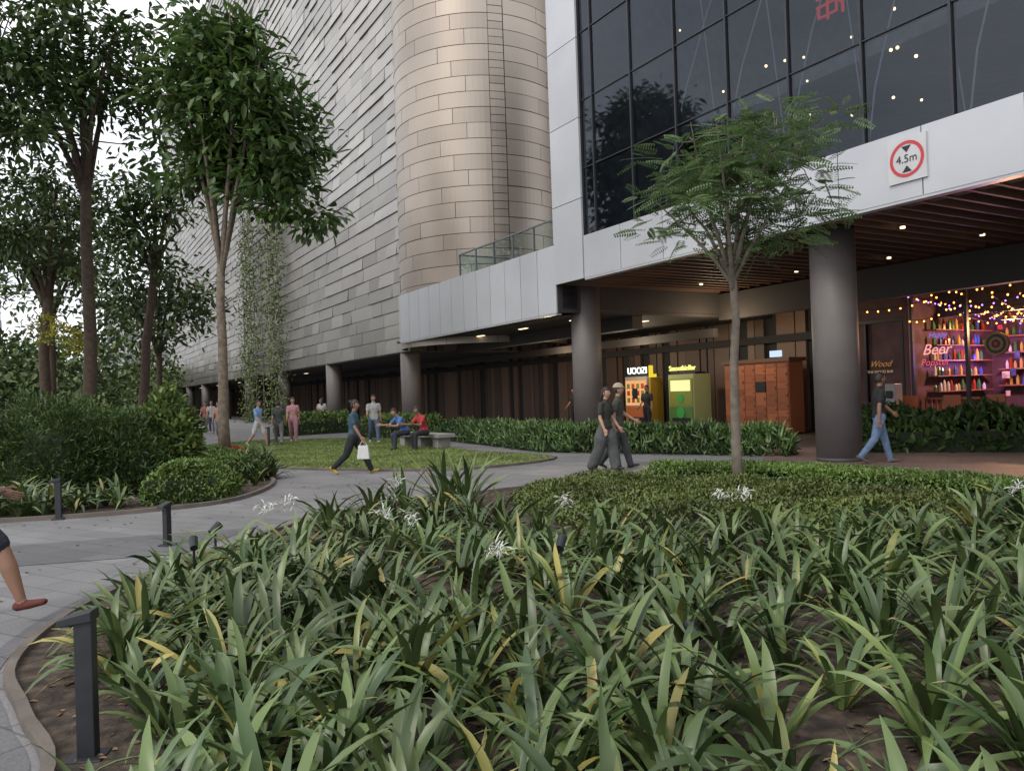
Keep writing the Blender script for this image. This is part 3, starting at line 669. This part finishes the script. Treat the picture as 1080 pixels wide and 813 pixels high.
big=[(-.95,10.9,1.5),(-.7,10.6,1.3),(-1.5,10.5,1.1)]
V2,Q2=clumps('l',big,30,.6,.05,LM_lily,(45,88),(10,60))
V,Q=cat([(V,Q),(V2,Q2)]); np_mesh('lily_plants',V,Q,[LM_lily])
pts=[(random.uniform(-10,-5.7),random.uniform(11.35,12.5),random.uniform(.7,1)) for _ in range(60)]
pts=[p for p in pts if polydist(np.array([p[:2]]),lbed)[0]>.25 and p[0]<-5.9]
pts+=[(random.uniform(-5.3,-4.9),random.uniform(14.5,16.5),.8) for _ in range(9)]+[(-6.2-random.random()*.5,18.6+random.random()*2,.9) for _ in range(10)]
V,Q=clumps('l',pts,20,.6,.05,LM_lily); np_mesh('strap_leaf_border',V,Q,[LM_lily])
a=rng.random(260)*6.28; C=np.column_stack([-8.4+np.cos(a)*.45*rng.uniform(.6,1.1,260),22.6+np.sin(a)*.45*rng.uniform(.6,1.1,260),rng.random(260)*.2])
V,Q=leaf_arrays(C,rng.normal(size=(260,3))+np.array((0,0,1)),rng.normal(size=(260,3)),.16,.07); np_mesh('red_leaf_plants',V,Q,[leafmat('leaf_red',(.2,.03,.03),(.4,.08,.06))])
# flowers
fl=[]
for (x,y,z) in ((-2.45,8.4,.5),(-2.6,8.1,.46),(-.15,5.7,.45),(-.95,7.05,.48),(-1.25,7.4,.48),(2.05,7.8,.5),(2.25,7.7,.52),(5.0,7.8,.48),(.5,8.0,.45),(-1.5,9.8,.5)):
    n=40; d=rnd_dirs(n); d[:,2]=d[:,2]*.45+.1; C=np.tile(np.array((x,y,z)),(n,1))+rng.normal(size=(n,3))*.03
    ph=np.arctan2(d[:,1],d[:,0]); fl.append(strap_arrays(C,ph,np.radians(rng.uniform(0,60,n)),np.radians(rng.uniform(40,110,n)),rng.uniform(.07,.13,n),np.full(n,.009),K=4))
V,Q=cat(fl); np_mesh('spider_lily_flowers',V,Q,[mat('petal_white',(.6,.6,.56),.6)])
P=sample(bed,6500); C=np.column_stack([P,np.full(len(P),.02)]); n=len(P); V,Q=leaf_arrays(C,rng.normal(size=(n,3))*np.array((1,1,.15)),np.array((0,0,1))+rng.normal(size=(n,3))*.3,.06*rng.uniform(.3,1.5,n),.025)
np_mesh('leaf_litter',V,Q,[leafmat('litter',(.05,.03,.02),(.20,.13,.07),.8,.0)])
n=150; C=np.column_stack([rng.uniform(-9,-2.5,n),rng.uniform(4,18,n),np.full(n,.012)]); V,Q=leaf_arrays(C,rng.normal(size=(n,3))*np.array((1,1,.1)),np.array((0,0,1))+rng.normal(size=(n,3))*.2,.06*rng.uniform(.5,1.4,n),.03)
np_mesh('fallen_leaves',V,Q,[leafmat('fallen_leaf',(.10,.06,.02),(.25,.19,.06),.8,.0)])
P=sample(lawnp,26000); C=np.column_stack([P,np.full(len(P),.03)]); V,Q=leaf_arrays(C,rng.normal(size=(26000,3))*.5+np.array((0,0,1)),rng.normal(size=(26000,3)),.05,.02); np_mesh('lawn_grass',V,Q,[leafmat('grass',(.09,.14,.03),(.18,.22,.06),.6,0)])
# creepers
e=empty('climbing_creeper'); parts=[]; g=MB()
for s,top,dn in ((41.2,15.5,1),(42.4,14,.9),(43.6,15,.7),(46,13,.35),(48.3,15,.75),(49.6,16.2,1),(50.8,15.5,1),(52,14,.8)):
    g.tube([F(s,-1.0,0),F(s,-1.0,top)],[.03,.03],5,0)
    n=int(dn*1100); zz=rng.random(n)*top; ww=.12+.28*np.abs(np.sin(zz*1.3+s))
    base=np.array([F(s,-1.0,0)]); C=base+np.column_stack([rng.normal(size=n)*ww,rng.normal(size=n)*ww,zz]); parts.append(leaf_arrays(C,rng.normal(size=(n,3))*.6+np.array((0,0,-.6)),rng.normal(size=(n,3))*.6+np.array((-.7,-.5,.3)),.2,.11))
for z in (5,9,13): g.fbox(41,52.2,-1.02,-.9,z,z+.08)
g.build('trellis',[M_col],e); V,Q=cat(parts); np_mesh('leaves',V,Q,[leafmat('creeper',(.04,.075,.018),(.14,.17,.045),.5,0)],e)
# ------------------------------------------------------------------ street furniture
def bollard(loc,h,rot):
    e=empty('bollard_light'); g=MB(); M=Matrix.Translation(loc)@Matrix.Rotation(rot,4,'Z')
    g.box(-.04,.04,-.03,.03,0,h-.05,0,M); 
    c=[(-.11,-.045,h-.07),(.045,-.045,h-.05),(.045,.045,h-.05),(-.11,.045,h-.07),(-.105,-.045,h-.035),(.045,-.045,h),(.045,.045,h),(-.105,.045,h-.035)]
    g.hexa([tuple(M@Vector(p)) for p in c],0); g.box(-.095,-.05,-.035,.035,h-.078,h-.068,1,M); g.box(-.08,.08,-.07,.07,0,.02,0,M)
    g.build('post_and_head',[mat('bollard_grey',(.03,.032,.038),.5,.3,var=.15,vscale=12),M_conc],e,bevel=.006)
bollard((-1.98,3.55,0),.68,.1); bollard((-3.95,8.8,0),.5,1.3); bollard((-6.55,11.15,0),.6,.2); bollard((-8.5,27,0),.7,0)
def spot(loc,h,az):
    e=empty('garden_spotlight'); g=MB(); x,y,_=loc; g.tube([(x,y,0),(x,y,h)],[.012,.012],6); d=Vector((math.cos(az),math.sin(az),.7)).normalized(); p=Vector((x,y,h+.03))
    g.tube([p-d*.055,p+d*.06],[.032,.038],12,0,cap=False); g.tube([p+d*.061,p+d*.063],[.032,.032],12,1,cap=False); g.build('lamp_head',[M_black,M_conc],e)
for p,h,a in (((-2.75,7.1,0),.42,1),((-2.7,6.5,0),.40,2),((.33,5.9,0),.42,1.2),((1.0,4.5,0),.16,2)): spot(p,h,a)
e=empty('stone_bench'); M=Matrix.Translation((-2.75,23.9,0))@Matrix.Rotation(math.radians(-53),4,'Z'); g=MB()
g.box(-1.3,1.3,-.3,.3,.34,.45,0,M); g.box(-1.15,-.85,-.22,.22,0,.34,0,M); g.box(.85,1.15,-.22,.22,0,.34,0,M); g.box(-.15,.15,-.22,.22,0,.34,0,M); g.build('seat_and_legs',[M_conc],e,bevel=.01)
# ------------------------------------------------------------------ people
SK=mat('skin',(.38,.22,.15),.55); SKD=mat('skin_tan',(.24,.13,.085),.55)
HAIR=mat('hair_black',(.012,.01,.009),.5,bump=.4,bscale=120); EYE=mat('eye_white',(.7,.7,.68),.3); LIP=mat('lips',(.3,.09,.08),.5)
cm={}
def cloth(c):
    if c not in cm: cm[c]=mat('cloth_%d'%len(cm),c,.85,var=.18,vscale=14,bump=.7,bscale=18)
    return cm[c]
def person(name,loc,face,H=1.7,lean=0,legs=((25,5),(-20,20)),arms=((-20,15,6),(20,20,6)),shirt=(.1,.1,.1),pants=(.03,.03,.04),shoe=(.05,.05,.05),skin=None,shorts=False,hair='short',sleeve='short',wide=1.,cap=None,vox=.013,female=False,headturn=0):
    skin=skin or SK; k=H/1.72; e=empty(name); e.location=loc; e.rotation_euler=(0,0,math.atan2(-face[0],face[1]))
    up=Vector((0,math.sin(math.radians(lean)),math.cos(math.radians(lean)))); X=Vector((1,0,0)); pel=Vector((0,0,.93))
    B=MB(); seg=[]
    sh=.88 if female else 1.
    ch=[(-.07,.13,.105),(0,.165,.12),(.14,.138 if not female else .125,.1),(.33,.165*sh,.122),(.43,.16*sh,.1),(.49,.085,.07)]
    pts=[pel+up*a for a,_,_ in ch]; B.tube(pts,[b for _,b,_ in ch],16,side=X,ry=[c for _,_,c in ch])
    seg.append((pel-up*.16,pel-up*.06,.14,.14,'pants'))
    seg.append((pel+up*.0,pel+up*.33,.15,.15,'shirt')); seg.append((pel+up*.33,pel+up*.47,.14,.1,'shirt'))
    neck=pel+up*.5; hd=neck+up*.185+Vector((0,.02,0)); B.tube([neck-up*.05,hd-up*.05],[.058,.05],12); seg.append((neck+up*.0,hd,.05,.05,'skin'))
    low=[]; hands=[]
    for i,sd in enumerate((-1,1)):
        hip=pel+X*(.088*sd)-Vector((0,0,.03)); t,kn=[math.radians(a) for a in legs[i][:2]]
        d1=Vector((.03*sd,math.sin(t),-math.cos(t))).normalized(); knee=hip+d1*.42; a2=t-kn; d2=Vector((0,math.sin(a2),-math.cos(a2))); ank=knee+d2*.40
        w=wide; c=.012
        if shorts:
            B.tube([hip,hip.lerp(knee,.5),hip.lerp(knee,.88)],[.104,.095,.09],14); B.tube([hip.lerp(knee,.7),knee],[.062,.055],12)
            B.tube([knee,knee.lerp(ank,.35),ank],[.055,.062,.036],12)
        else:
            B.tube([hip,hip.lerp(knee,.5),knee],[.092+c,.08*w+c,.06*w+c],12)
            B.tube([knee,knee.lerp(ank,.35),ank+d2*.02],[.06*w+c,.058*w*(1.1 if w>1.2 else 1)+c*.7,.044*w*(1.3 if w>1.2 else 1)+c],12)
        if shorts: seg.append((hip,hip.lerp(knee,.86),.1,.095,'pants')); seg.append((hip.lerp(knee,.95),knee,.058,.055,'skin')); seg.append((knee,ank,.055,.036,'skin'))
        else: seg.append((hip,knee,.1,.07,'pants')); seg.append((knee,ank+d2*.01,.065,.05,'pants'))
        fa=math.radians(legs[i][2]) if len(legs[i])>2 else min(0,a2*.6) 
        fd=Vector((.08*sd,math.cos(fa),math.sin(fa))).normalized(); heel=ank+d2*.045-fd*.045; toe=heel+fd*.2
        B.tube([heel,heel+fd*.09,toe],[.036,.042,.04],10,side=X,ry=[.036,.034,.024]); seg.append((heel-Vector((0,0,.01)),toe,.045,.035,'shoe')); low.append(min(heel.z,toe.z)-.034)
        sw,el,ab=[math.radians(a) for a in arms[i]]; shd=pel+up*.45+X*(.185*sh*sd); B.tube([pel+up*.445+X*.05*sd,shd],[.06,.056],12)
        sw2=sw+math.radians(lean)*.3; u1=Vector((math.sin(ab)*sd,math.sin(sw2)*math.cos(ab),-math.cos(sw2)*math.cos(ab))); elb=shd+u1*.28
        u2=Vector((math.sin(ab)*sd*.5,math.sin(sw2+el),-math.cos(sw2+el))).normalized(); wr=elb+u2*.24
        slv=.014; m=shd.lerp(elb,.62)
        B.tube([shd,m],[.054+slv*.3,.048+slv],12); B.tube([m-u1*.05,elb],[.043,.037],12) 
        if sleeve=='long': B.tube([m,elb,wr-u2*.02],[.052,.046,.036],12)
        B.tube([elb,elb.lerp(wr,.3),wr],[.038,.04,.026],12)
        seg.append((pel+up*.44,shd,.06,.06,'shirt')); seg.append((shd,m,.055,.06,'shirt')); 
        if sleeve=='long': seg.append((m,wr-u2*.03,.05,.035,'shirt'))
        else: seg.append((m+u1*.02,elb,.04,.037,'skin')); seg.append((elb,wr,.04,.026,'skin'))
        hands.append((wr,u2,sd))
    zlow=min(low); off=Vector((0,0,-zlow))
    tmp=B.build('tmp',[]); md=tmp.modifiers.new('r','REMESH'); md.mode='VOXEL'; md.voxel_size=vox; sm=tmp.modifiers.new('s','SMOOTH'); sm.factor=.5; sm.iterations=3
    dg=bpy.context.evaluated_depsgraph_get(); me=bpy.data.meshes.new_from_object(tmp.evaluated_get(dg)); bpy.data.objects.remove(tmp)
    n=len(me.polygons); cen=np.zeros(n*3,np.float32); me.polygons.foreach_get('center',cen); cen=cen.reshape(-1,3).astype(float)
    best=np.full(n,1e9); lab=np.zeros(n,int); names=['shirt','pants','skin','shoe']
    for p0,p1,r0,r1,nm in seg:
        a=np.array(p0);b=np.array(p1);ab=b-a; t=np.clip(((cen-a)@ab)/(ab@ab),0,1); d=np.linalg.norm(cen-(a+t[:,None]*ab),axis=1)-(r0+(r1-r0)*t)
        q=d<best; best[q]=d[q]; lab[q]=names.index(nm)
    me.materials.clear()
    for mm in (cloth(shirt),cloth(pants),skin,cloth(shoe)): me.materials.append(mm)
    me.polygons.foreach_set('material_index',lab.astype(np.int32)); me.polygons.foreach_set('use_smooth',[True]*n)
    me.transform(Matrix.Scale(k,4)@Matrix.Translation(off)); ob=bpy.data.objects.new('body',me); col.objects.link(ob); ob.parent=e
    G=MB()
    for wr,u,sd in hands:
        side=Vector((0,1,0)); side=(side-u*side.dot(u)); side=side.normalized() if side.length>.25 else Vector((0,0,1)); nrm=u.cross(side)*-sd
        G.tube([wr-u*.02,wr+u*.03,wr+u*.08],[.024,.036,.038],10,0,side=side,ry=[.02,.018,.014])
        for j,(o,L) in enumerate(((.028,.07),(.0095,.08),(-.0095,.075),(-.028,.058))):
            p=wr+u*.085+side*o; q=p+u*L*.45-nrm*L*.12; r=q+u*L*.3-nrm*L*.25; s2=r+u*L*.12-nrm*L*.22
            G.tube([p-u*.02,p,q,r,s2],[.009,.009,.0085,.008,.007],6)
        p=wr+u*.03+side*.03; q=p+side*.025+u*.03-nrm*.01; G.tube([p,q,q+u*.03-nrm*.012],[.012,.01,.008],6)
    hm=G.build('hands',[skin],e,smooth=True); hm.data.transform(Matrix.Scale(k,4)@Matrix.Translation(off))
    bm=bmesh.new(); bmesh.ops.create_uvsphere(bm,u_segments=28,v_segments=20,radius=1)
    def headco(v,s=1.0):
        x,y,z=v; X_=x*.074;Y_=y*.094;Z_=z*.118
        if z<0: q=(-z)**1.6; X_*=1-.38*q; Y_*=1-.15*q; Y_+=.012*q
        if y>0:
            Y_+=.024*math.exp(-((x/.16)**2+((z+.12)/.16)**2))+.01*math.exp(-((x/.12)**2+((z-.05)/.2)**2))
            for sx in (-.38,.38): Y_-=.010*math.exp(-(((x-sx)/.18)**2+((z-.05)/.12)**2))
            Y_+=.006*math.exp(-((x/.3)**2+((z+.42)/.1)**2)); Y_+=.008*math.exp(-((x/.3)**2+((z+.78)/.15)**2))
        return Vector((X_,Y_,Z_))
    for v in bm.verts: v.co=headco(v.co)
    for f in bm.faces: f.smooth=True
    hmsh=bpy.data.meshes.new('head'); bm.to_mesh(hmsh); bm.free(); hmsh.materials.append(skin)
    HM=Matrix.Scale(k,4)@Matrix.Translation(off+hd)@Matrix.Rotation(math.radians(headturn),4,'Z')@Matrix.Rotation(-math.radians(lean)*.5,4,'X')
    hmsh.transform(HM); ho=bpy.data.objects.new('head',hmsh); col.objects.link(ho); ho.parent=e
    G=MB()
    for sx in (-1,1):
        G.ball((.03*sx,.083,.006),(.014,.008,.008),1); G.ball((.03*sx,.0895,.006),(.006,.004,.006),2); G.ball((.075*sx,.0,-.005),(.01,.02,.032),0); G.box(.03*sx-.017,.03*sx+.017,.085,.094,.025,.031,2)
    G.ball((0,.09,-.052),(.024,.006,.007),3,10)
    fo=G.build('face_features',[skin,EYE,HAIR,LIP],e,smooth=True); fo.data.transform(HM)
    bm=bmesh.new(); bmesh.ops.create_uvsphere(bm,u_segments=28,v_segments=20,radius=1)
    rem=[v for v in bm.verts if (v.co.y>.25 and v.co.z<.45-.1*abs(v.co.x)) or v.co.z<-.5 or (v.co.z<.0 and v.co.y>-.05)]
    bmesh.ops.delete(bm,geom=rem,context='VERTS')
    for v in bm.verts: v.co=Vector((v.co.x*.083,v.co.y*.104,v.co.z*.13))
    for f in bm.faces: f.smooth=True
    hh=bpy.data.meshes.new('hair'); bm.to_mesh(hh); bm.free(); hh.materials.append(HAIR); hh.transform(HM); o=bpy.data.objects.new('hair',hh); col.objects.link(o); o.parent=e
    sol=o.modifiers.new('s','SOLIDIFY'); sol.thickness=.012; sol.offset=-1
    if hair=='long':
        G=MB(); G.tube([(0,-.05,.04),(0,-.085,-.08),(0,-.1,-.2),(0,-.1,-.33)],[.07,.075,.07,.03],12,0,side=(1,0,0),ry=[.05,.04,.035,.02]); q=G.build('long_hair',[HAIR],e,smooth=True); q.data.transform(HM)
    if hair=='bun':
        G=MB(); G.ball((0,-.1,.07),.045); q=G.build('bun',[HAIR],e,smooth=True); q.data.transform(HM)
    if cap:
        G=MB(); G.ball((0,-.005,.045),(.093,.112,.1),0,20,12)
        keep=[(f,m) for f,m in zip(G.f,G.m) if all(G.v[i][2]>.03 for i in f)]; G.f=[a for a,_ in keep]; G.m=[a for _,a in keep]
        G.tube([(0,.07,.045),(0,.12,.04),(0,.17,.03)],[.075,.07,.045],14,0,side=(1,0,0),ry=[.008,.006,.005]); q=G.build('cap',[cloth(cap)],e,smooth=True); q.data.transform(HM)
    return e,[(k*(h[0]+off),h[1]) for h in hands]
wlk=((26,6,12),(-18,24,-35)); 
e,h=person('standing_man',(-4.13,5.85,0),(1,.12),1.72,0,((-14,16,-14),(44,26,8)),((-16,80,4),(-6,80,4)),(.012,.013,.016),(.015,.018,.028),(.09,.02,.015),SKD,shorts=True,vox=.009)
g=MB(); p=h[1][0]+h[1][1]*.08; g.box(p.x-.03,p.x+.03,p.y-.04,p.y+.1,p.z+.018,p.z+.028); g.build('phone',[M_black],e,bevel=.003)
e,h=person('walking_woman',(-3.38,16.4,0),(1,-.1),1.62,3,((28,4,12),(-20,28,-38)),((-10,10,6),(16,15,5)),(.03,.07,.10),(.012,.016,.016),(.45,.3,.03),SKD,hair='bun',female=True,wide=1.15,sleeve='short')
g=MB(); p=h[1][0]+h[1][1]*.09
c=[(p.x-.05,p.y-.13,p.z-.38),(p.x+.05,p.y-.13,p.z-.38),(p.x+.05,p.y+.13,p.z-.38),(p.x-.05,p.y+.13,p.z-.38),(p.x-.03,p.y-.10,p.z-.1),(p.x+.03,p.y-.10,p.z-.1),(p.x+.03,p.y+.10,p.z-.1),(p.x-.03,p.y+.10,p.z-.1)]; g.hexa(c)
g.tube([(p.x,p.y-.09,p.z-.12),(p.x,p.y-.02,p.z),(p.x,p.y+.02,p.z),(p.x,p.y+.09,p.z-.12)],[.008]*4,6)
g.build('shopping_bag',[mat('bag_white',(.5,.5,.5),.6,bump=.6,bscale=15)],e,bevel=.015)
person('walking_man',(-4.8,26.8,0),(.3,-1),1.72,0,wlk,((-10,10,8),(15,60,8)),(.38,.38,.38),(.07,.1,.17),(.4,.4,.4))
person('seated_man',(-3.2,23.15,0),(-.8,-.6),1.7,32,((84,80,0),(80,92,0)),((30,55,8),(35,50,8)),(.06,.13,.30),(.03,.035,.05),(.02,.02,.02))
person('seated_man',(-2.6,22.85,0),(-.75,-.65),1.68,22,((84,84,0),(80,90,0)),((25,70,8),(30,60,8)),(.34,.03,.035),(.02,.02,.025),(.03,.03,.03),SKD)
person('walking_woman',(1.80,15.25,0),(.75,-.65),1.64,2,((14,4,6),(-12,16,-20)),((5,30,8),(0,25,8)),(.03,.032,.028),(.07,.075,.075),(.03,.03,.03),hair='long',female=True,wide=1.75,vox=.011)
person('walking_man',(2.10,15.7,0),(1,-.2),1.72,2,((18,4,8),(-15,22,-28)),((22,35,8),(-15,15,8)),(.055,.06,.045),(.05,.05,.055),(.03,.03,.03),cap=(.34,.28,.20),hair='short',wide=1.2,vox=.011)
person('walking_man',(7.05,15.0,0),(1,-.15),1.76,2,((16,3,6),(-16,22,-28)),((26,22,8),(-14,10,6)),(.015,.016,.018),(.12,.18,.29),(.12,.1,.09),SKD,vox=.010,headturn=20)
bgp=[((-8.95,27.3),(1,-.3),(.18,.32,.55),(.45,.45,.47),1,0),((-8.45,28),(-.3,1),(.05,.06,.06),(.12,.12,.13),0,0),((-8.2,29),(.2,-1),(.45,.22,.24),(.3,.15,.18),0,1),((-12.5,33),(.2,-1),(.5,.28,.22),(.3,.3,.33),1,1),((-15.1,36),(1,0),(.35,.35,.36),(.05,.05,.06),0,0),
 ((-16.2,41),(0,-1),(.3,.12,.1),(.1,.1,.12),0,0),((-15.5,40),(.3,-1),(.45,.45,.45),(.1,.1,.15),0,1),((-21,50),(0,-1),(.1,.1,.2),(.1,.1,.1),0,0),((-9.8,40),(0,1),(.45,.45,.45),(.1,.1,.1),0,1),((-10.6,43),(0,-1),(.3,.1,.1),(.1,.1,.1),0,0)]
for (p,f,s,t,sh,fm) in bgp:
    person('distant_pedestrian',(*p,0),f,random.uniform(1.6,1.75),0,wlk,((-15,15,6),(18,20,6)),s,t,(.3,.3,.3),shorts=bool(sh),female=bool(fm),hair='long' if fm else 'short',vox=.018)
for s,w in ((17.2,5.5),(16.2,5.8),(11.7,4.9)):
    p=F(s,w,0); person('arcade_pedestrian',p,(-.6,-.6),1.7,0,((4,2,0),(-4,3,0)),((0,10,6),(5,40,6)),(.03,.03,.035),(.03,.03,.04),(.02,.02,.02),vox=.018)
# ------------------------------------------------------------------ light, sky, camera
w=bpy.data.worlds.new('World'); S.world=w; w.use_nodes=True; nt=w.node_tree
sky=nt.nodes.new('ShaderNodeTexSky'); sky.sky_type='NISHITA'; sky.sun_disc=False; el=math.radians(48); az=math.radians(215)
sky.sun_elevation=el; sky.sun_rotation=az; sky.dust_density=4; sky.air_density=1.0; sky.ozone_density=1.
bg=nt.nodes['Background']; nt.links.new(sky.outputs[0],bg.inputs[0]); bg.inputs[1].default_value=.15
# cloud deck
bg2=nt.nodes.new('ShaderNodeBackground'); bg2.inputs[1].default_value=1.95
tc=nt.nodes.new('ShaderNodeTexCoord'); no=nt.nodes.new('ShaderNodeTexNoise'); no.inputs['Scale'].default_value=2.2; no.inputs['Detail'].default_value=5
mp=nt.nodes.new('ShaderNodeMapping'); mp.inputs['Scale'].default_value=(1,1,3); nt.links.new(tc.outputs['Generated'],mp.inputs[0]); nt.links.new(mp.outputs[0],no.inputs['Vector'])
cr=nt.nodes.new('ShaderNodeValToRGB'); cr.color_ramp.elements[0].position=.3; cr.color_ramp.elements[1].position=.7
cr.color_ramp.elements[0].color=(.58,.61,.66,1); cr.color_ramp.elements[1].color=(.97,.965,.96,1)
nt.links.new(no.outputs['Fac'],cr.inputs[0]); nt.links.new(cr.outputs[0],bg2.inputs[0])
mx=nt.nodes.new('ShaderNodeMixShader'); mx.inputs[0].default_value=.88
nt.links.new(bg.outputs[0],mx.inputs[1]); nt.links.new(bg2.outputs[0],mx.inputs[2]); nt.links.new(mx.outputs[0],nt.nodes['World Output'].inputs[0])
sd=bpy.data.lights.new('sun','SUN'); sd.energy=1.5; sd.angle=math.radians(20); sd.color=(1,.93,.84)
so=bpy.data.objects.new('sun',sd); col.objects.link(so)
dirv=Vector((math.sin(az)*math.cos(el),math.cos(az)*math.cos(el),math.sin(el)))
so.rotation_euler=(-dirv).to_track_quat('-Z','Y').to_euler()
cd=bpy.data.cameras.new('camera'); cam=bpy.data.objects.new('camera',cd); col.objects.link(cam); S.camera=cam
cd.lens=27.33; cd.sensor_width=36; cd.clip_end=2000
cam.matrix_world=Matrix.Translation((0,0,1.6))@Matrix.Rotation(math.radians(90.52),4,'X')@Matrix.Rotation(math.radians(-1.9),4,'Z')
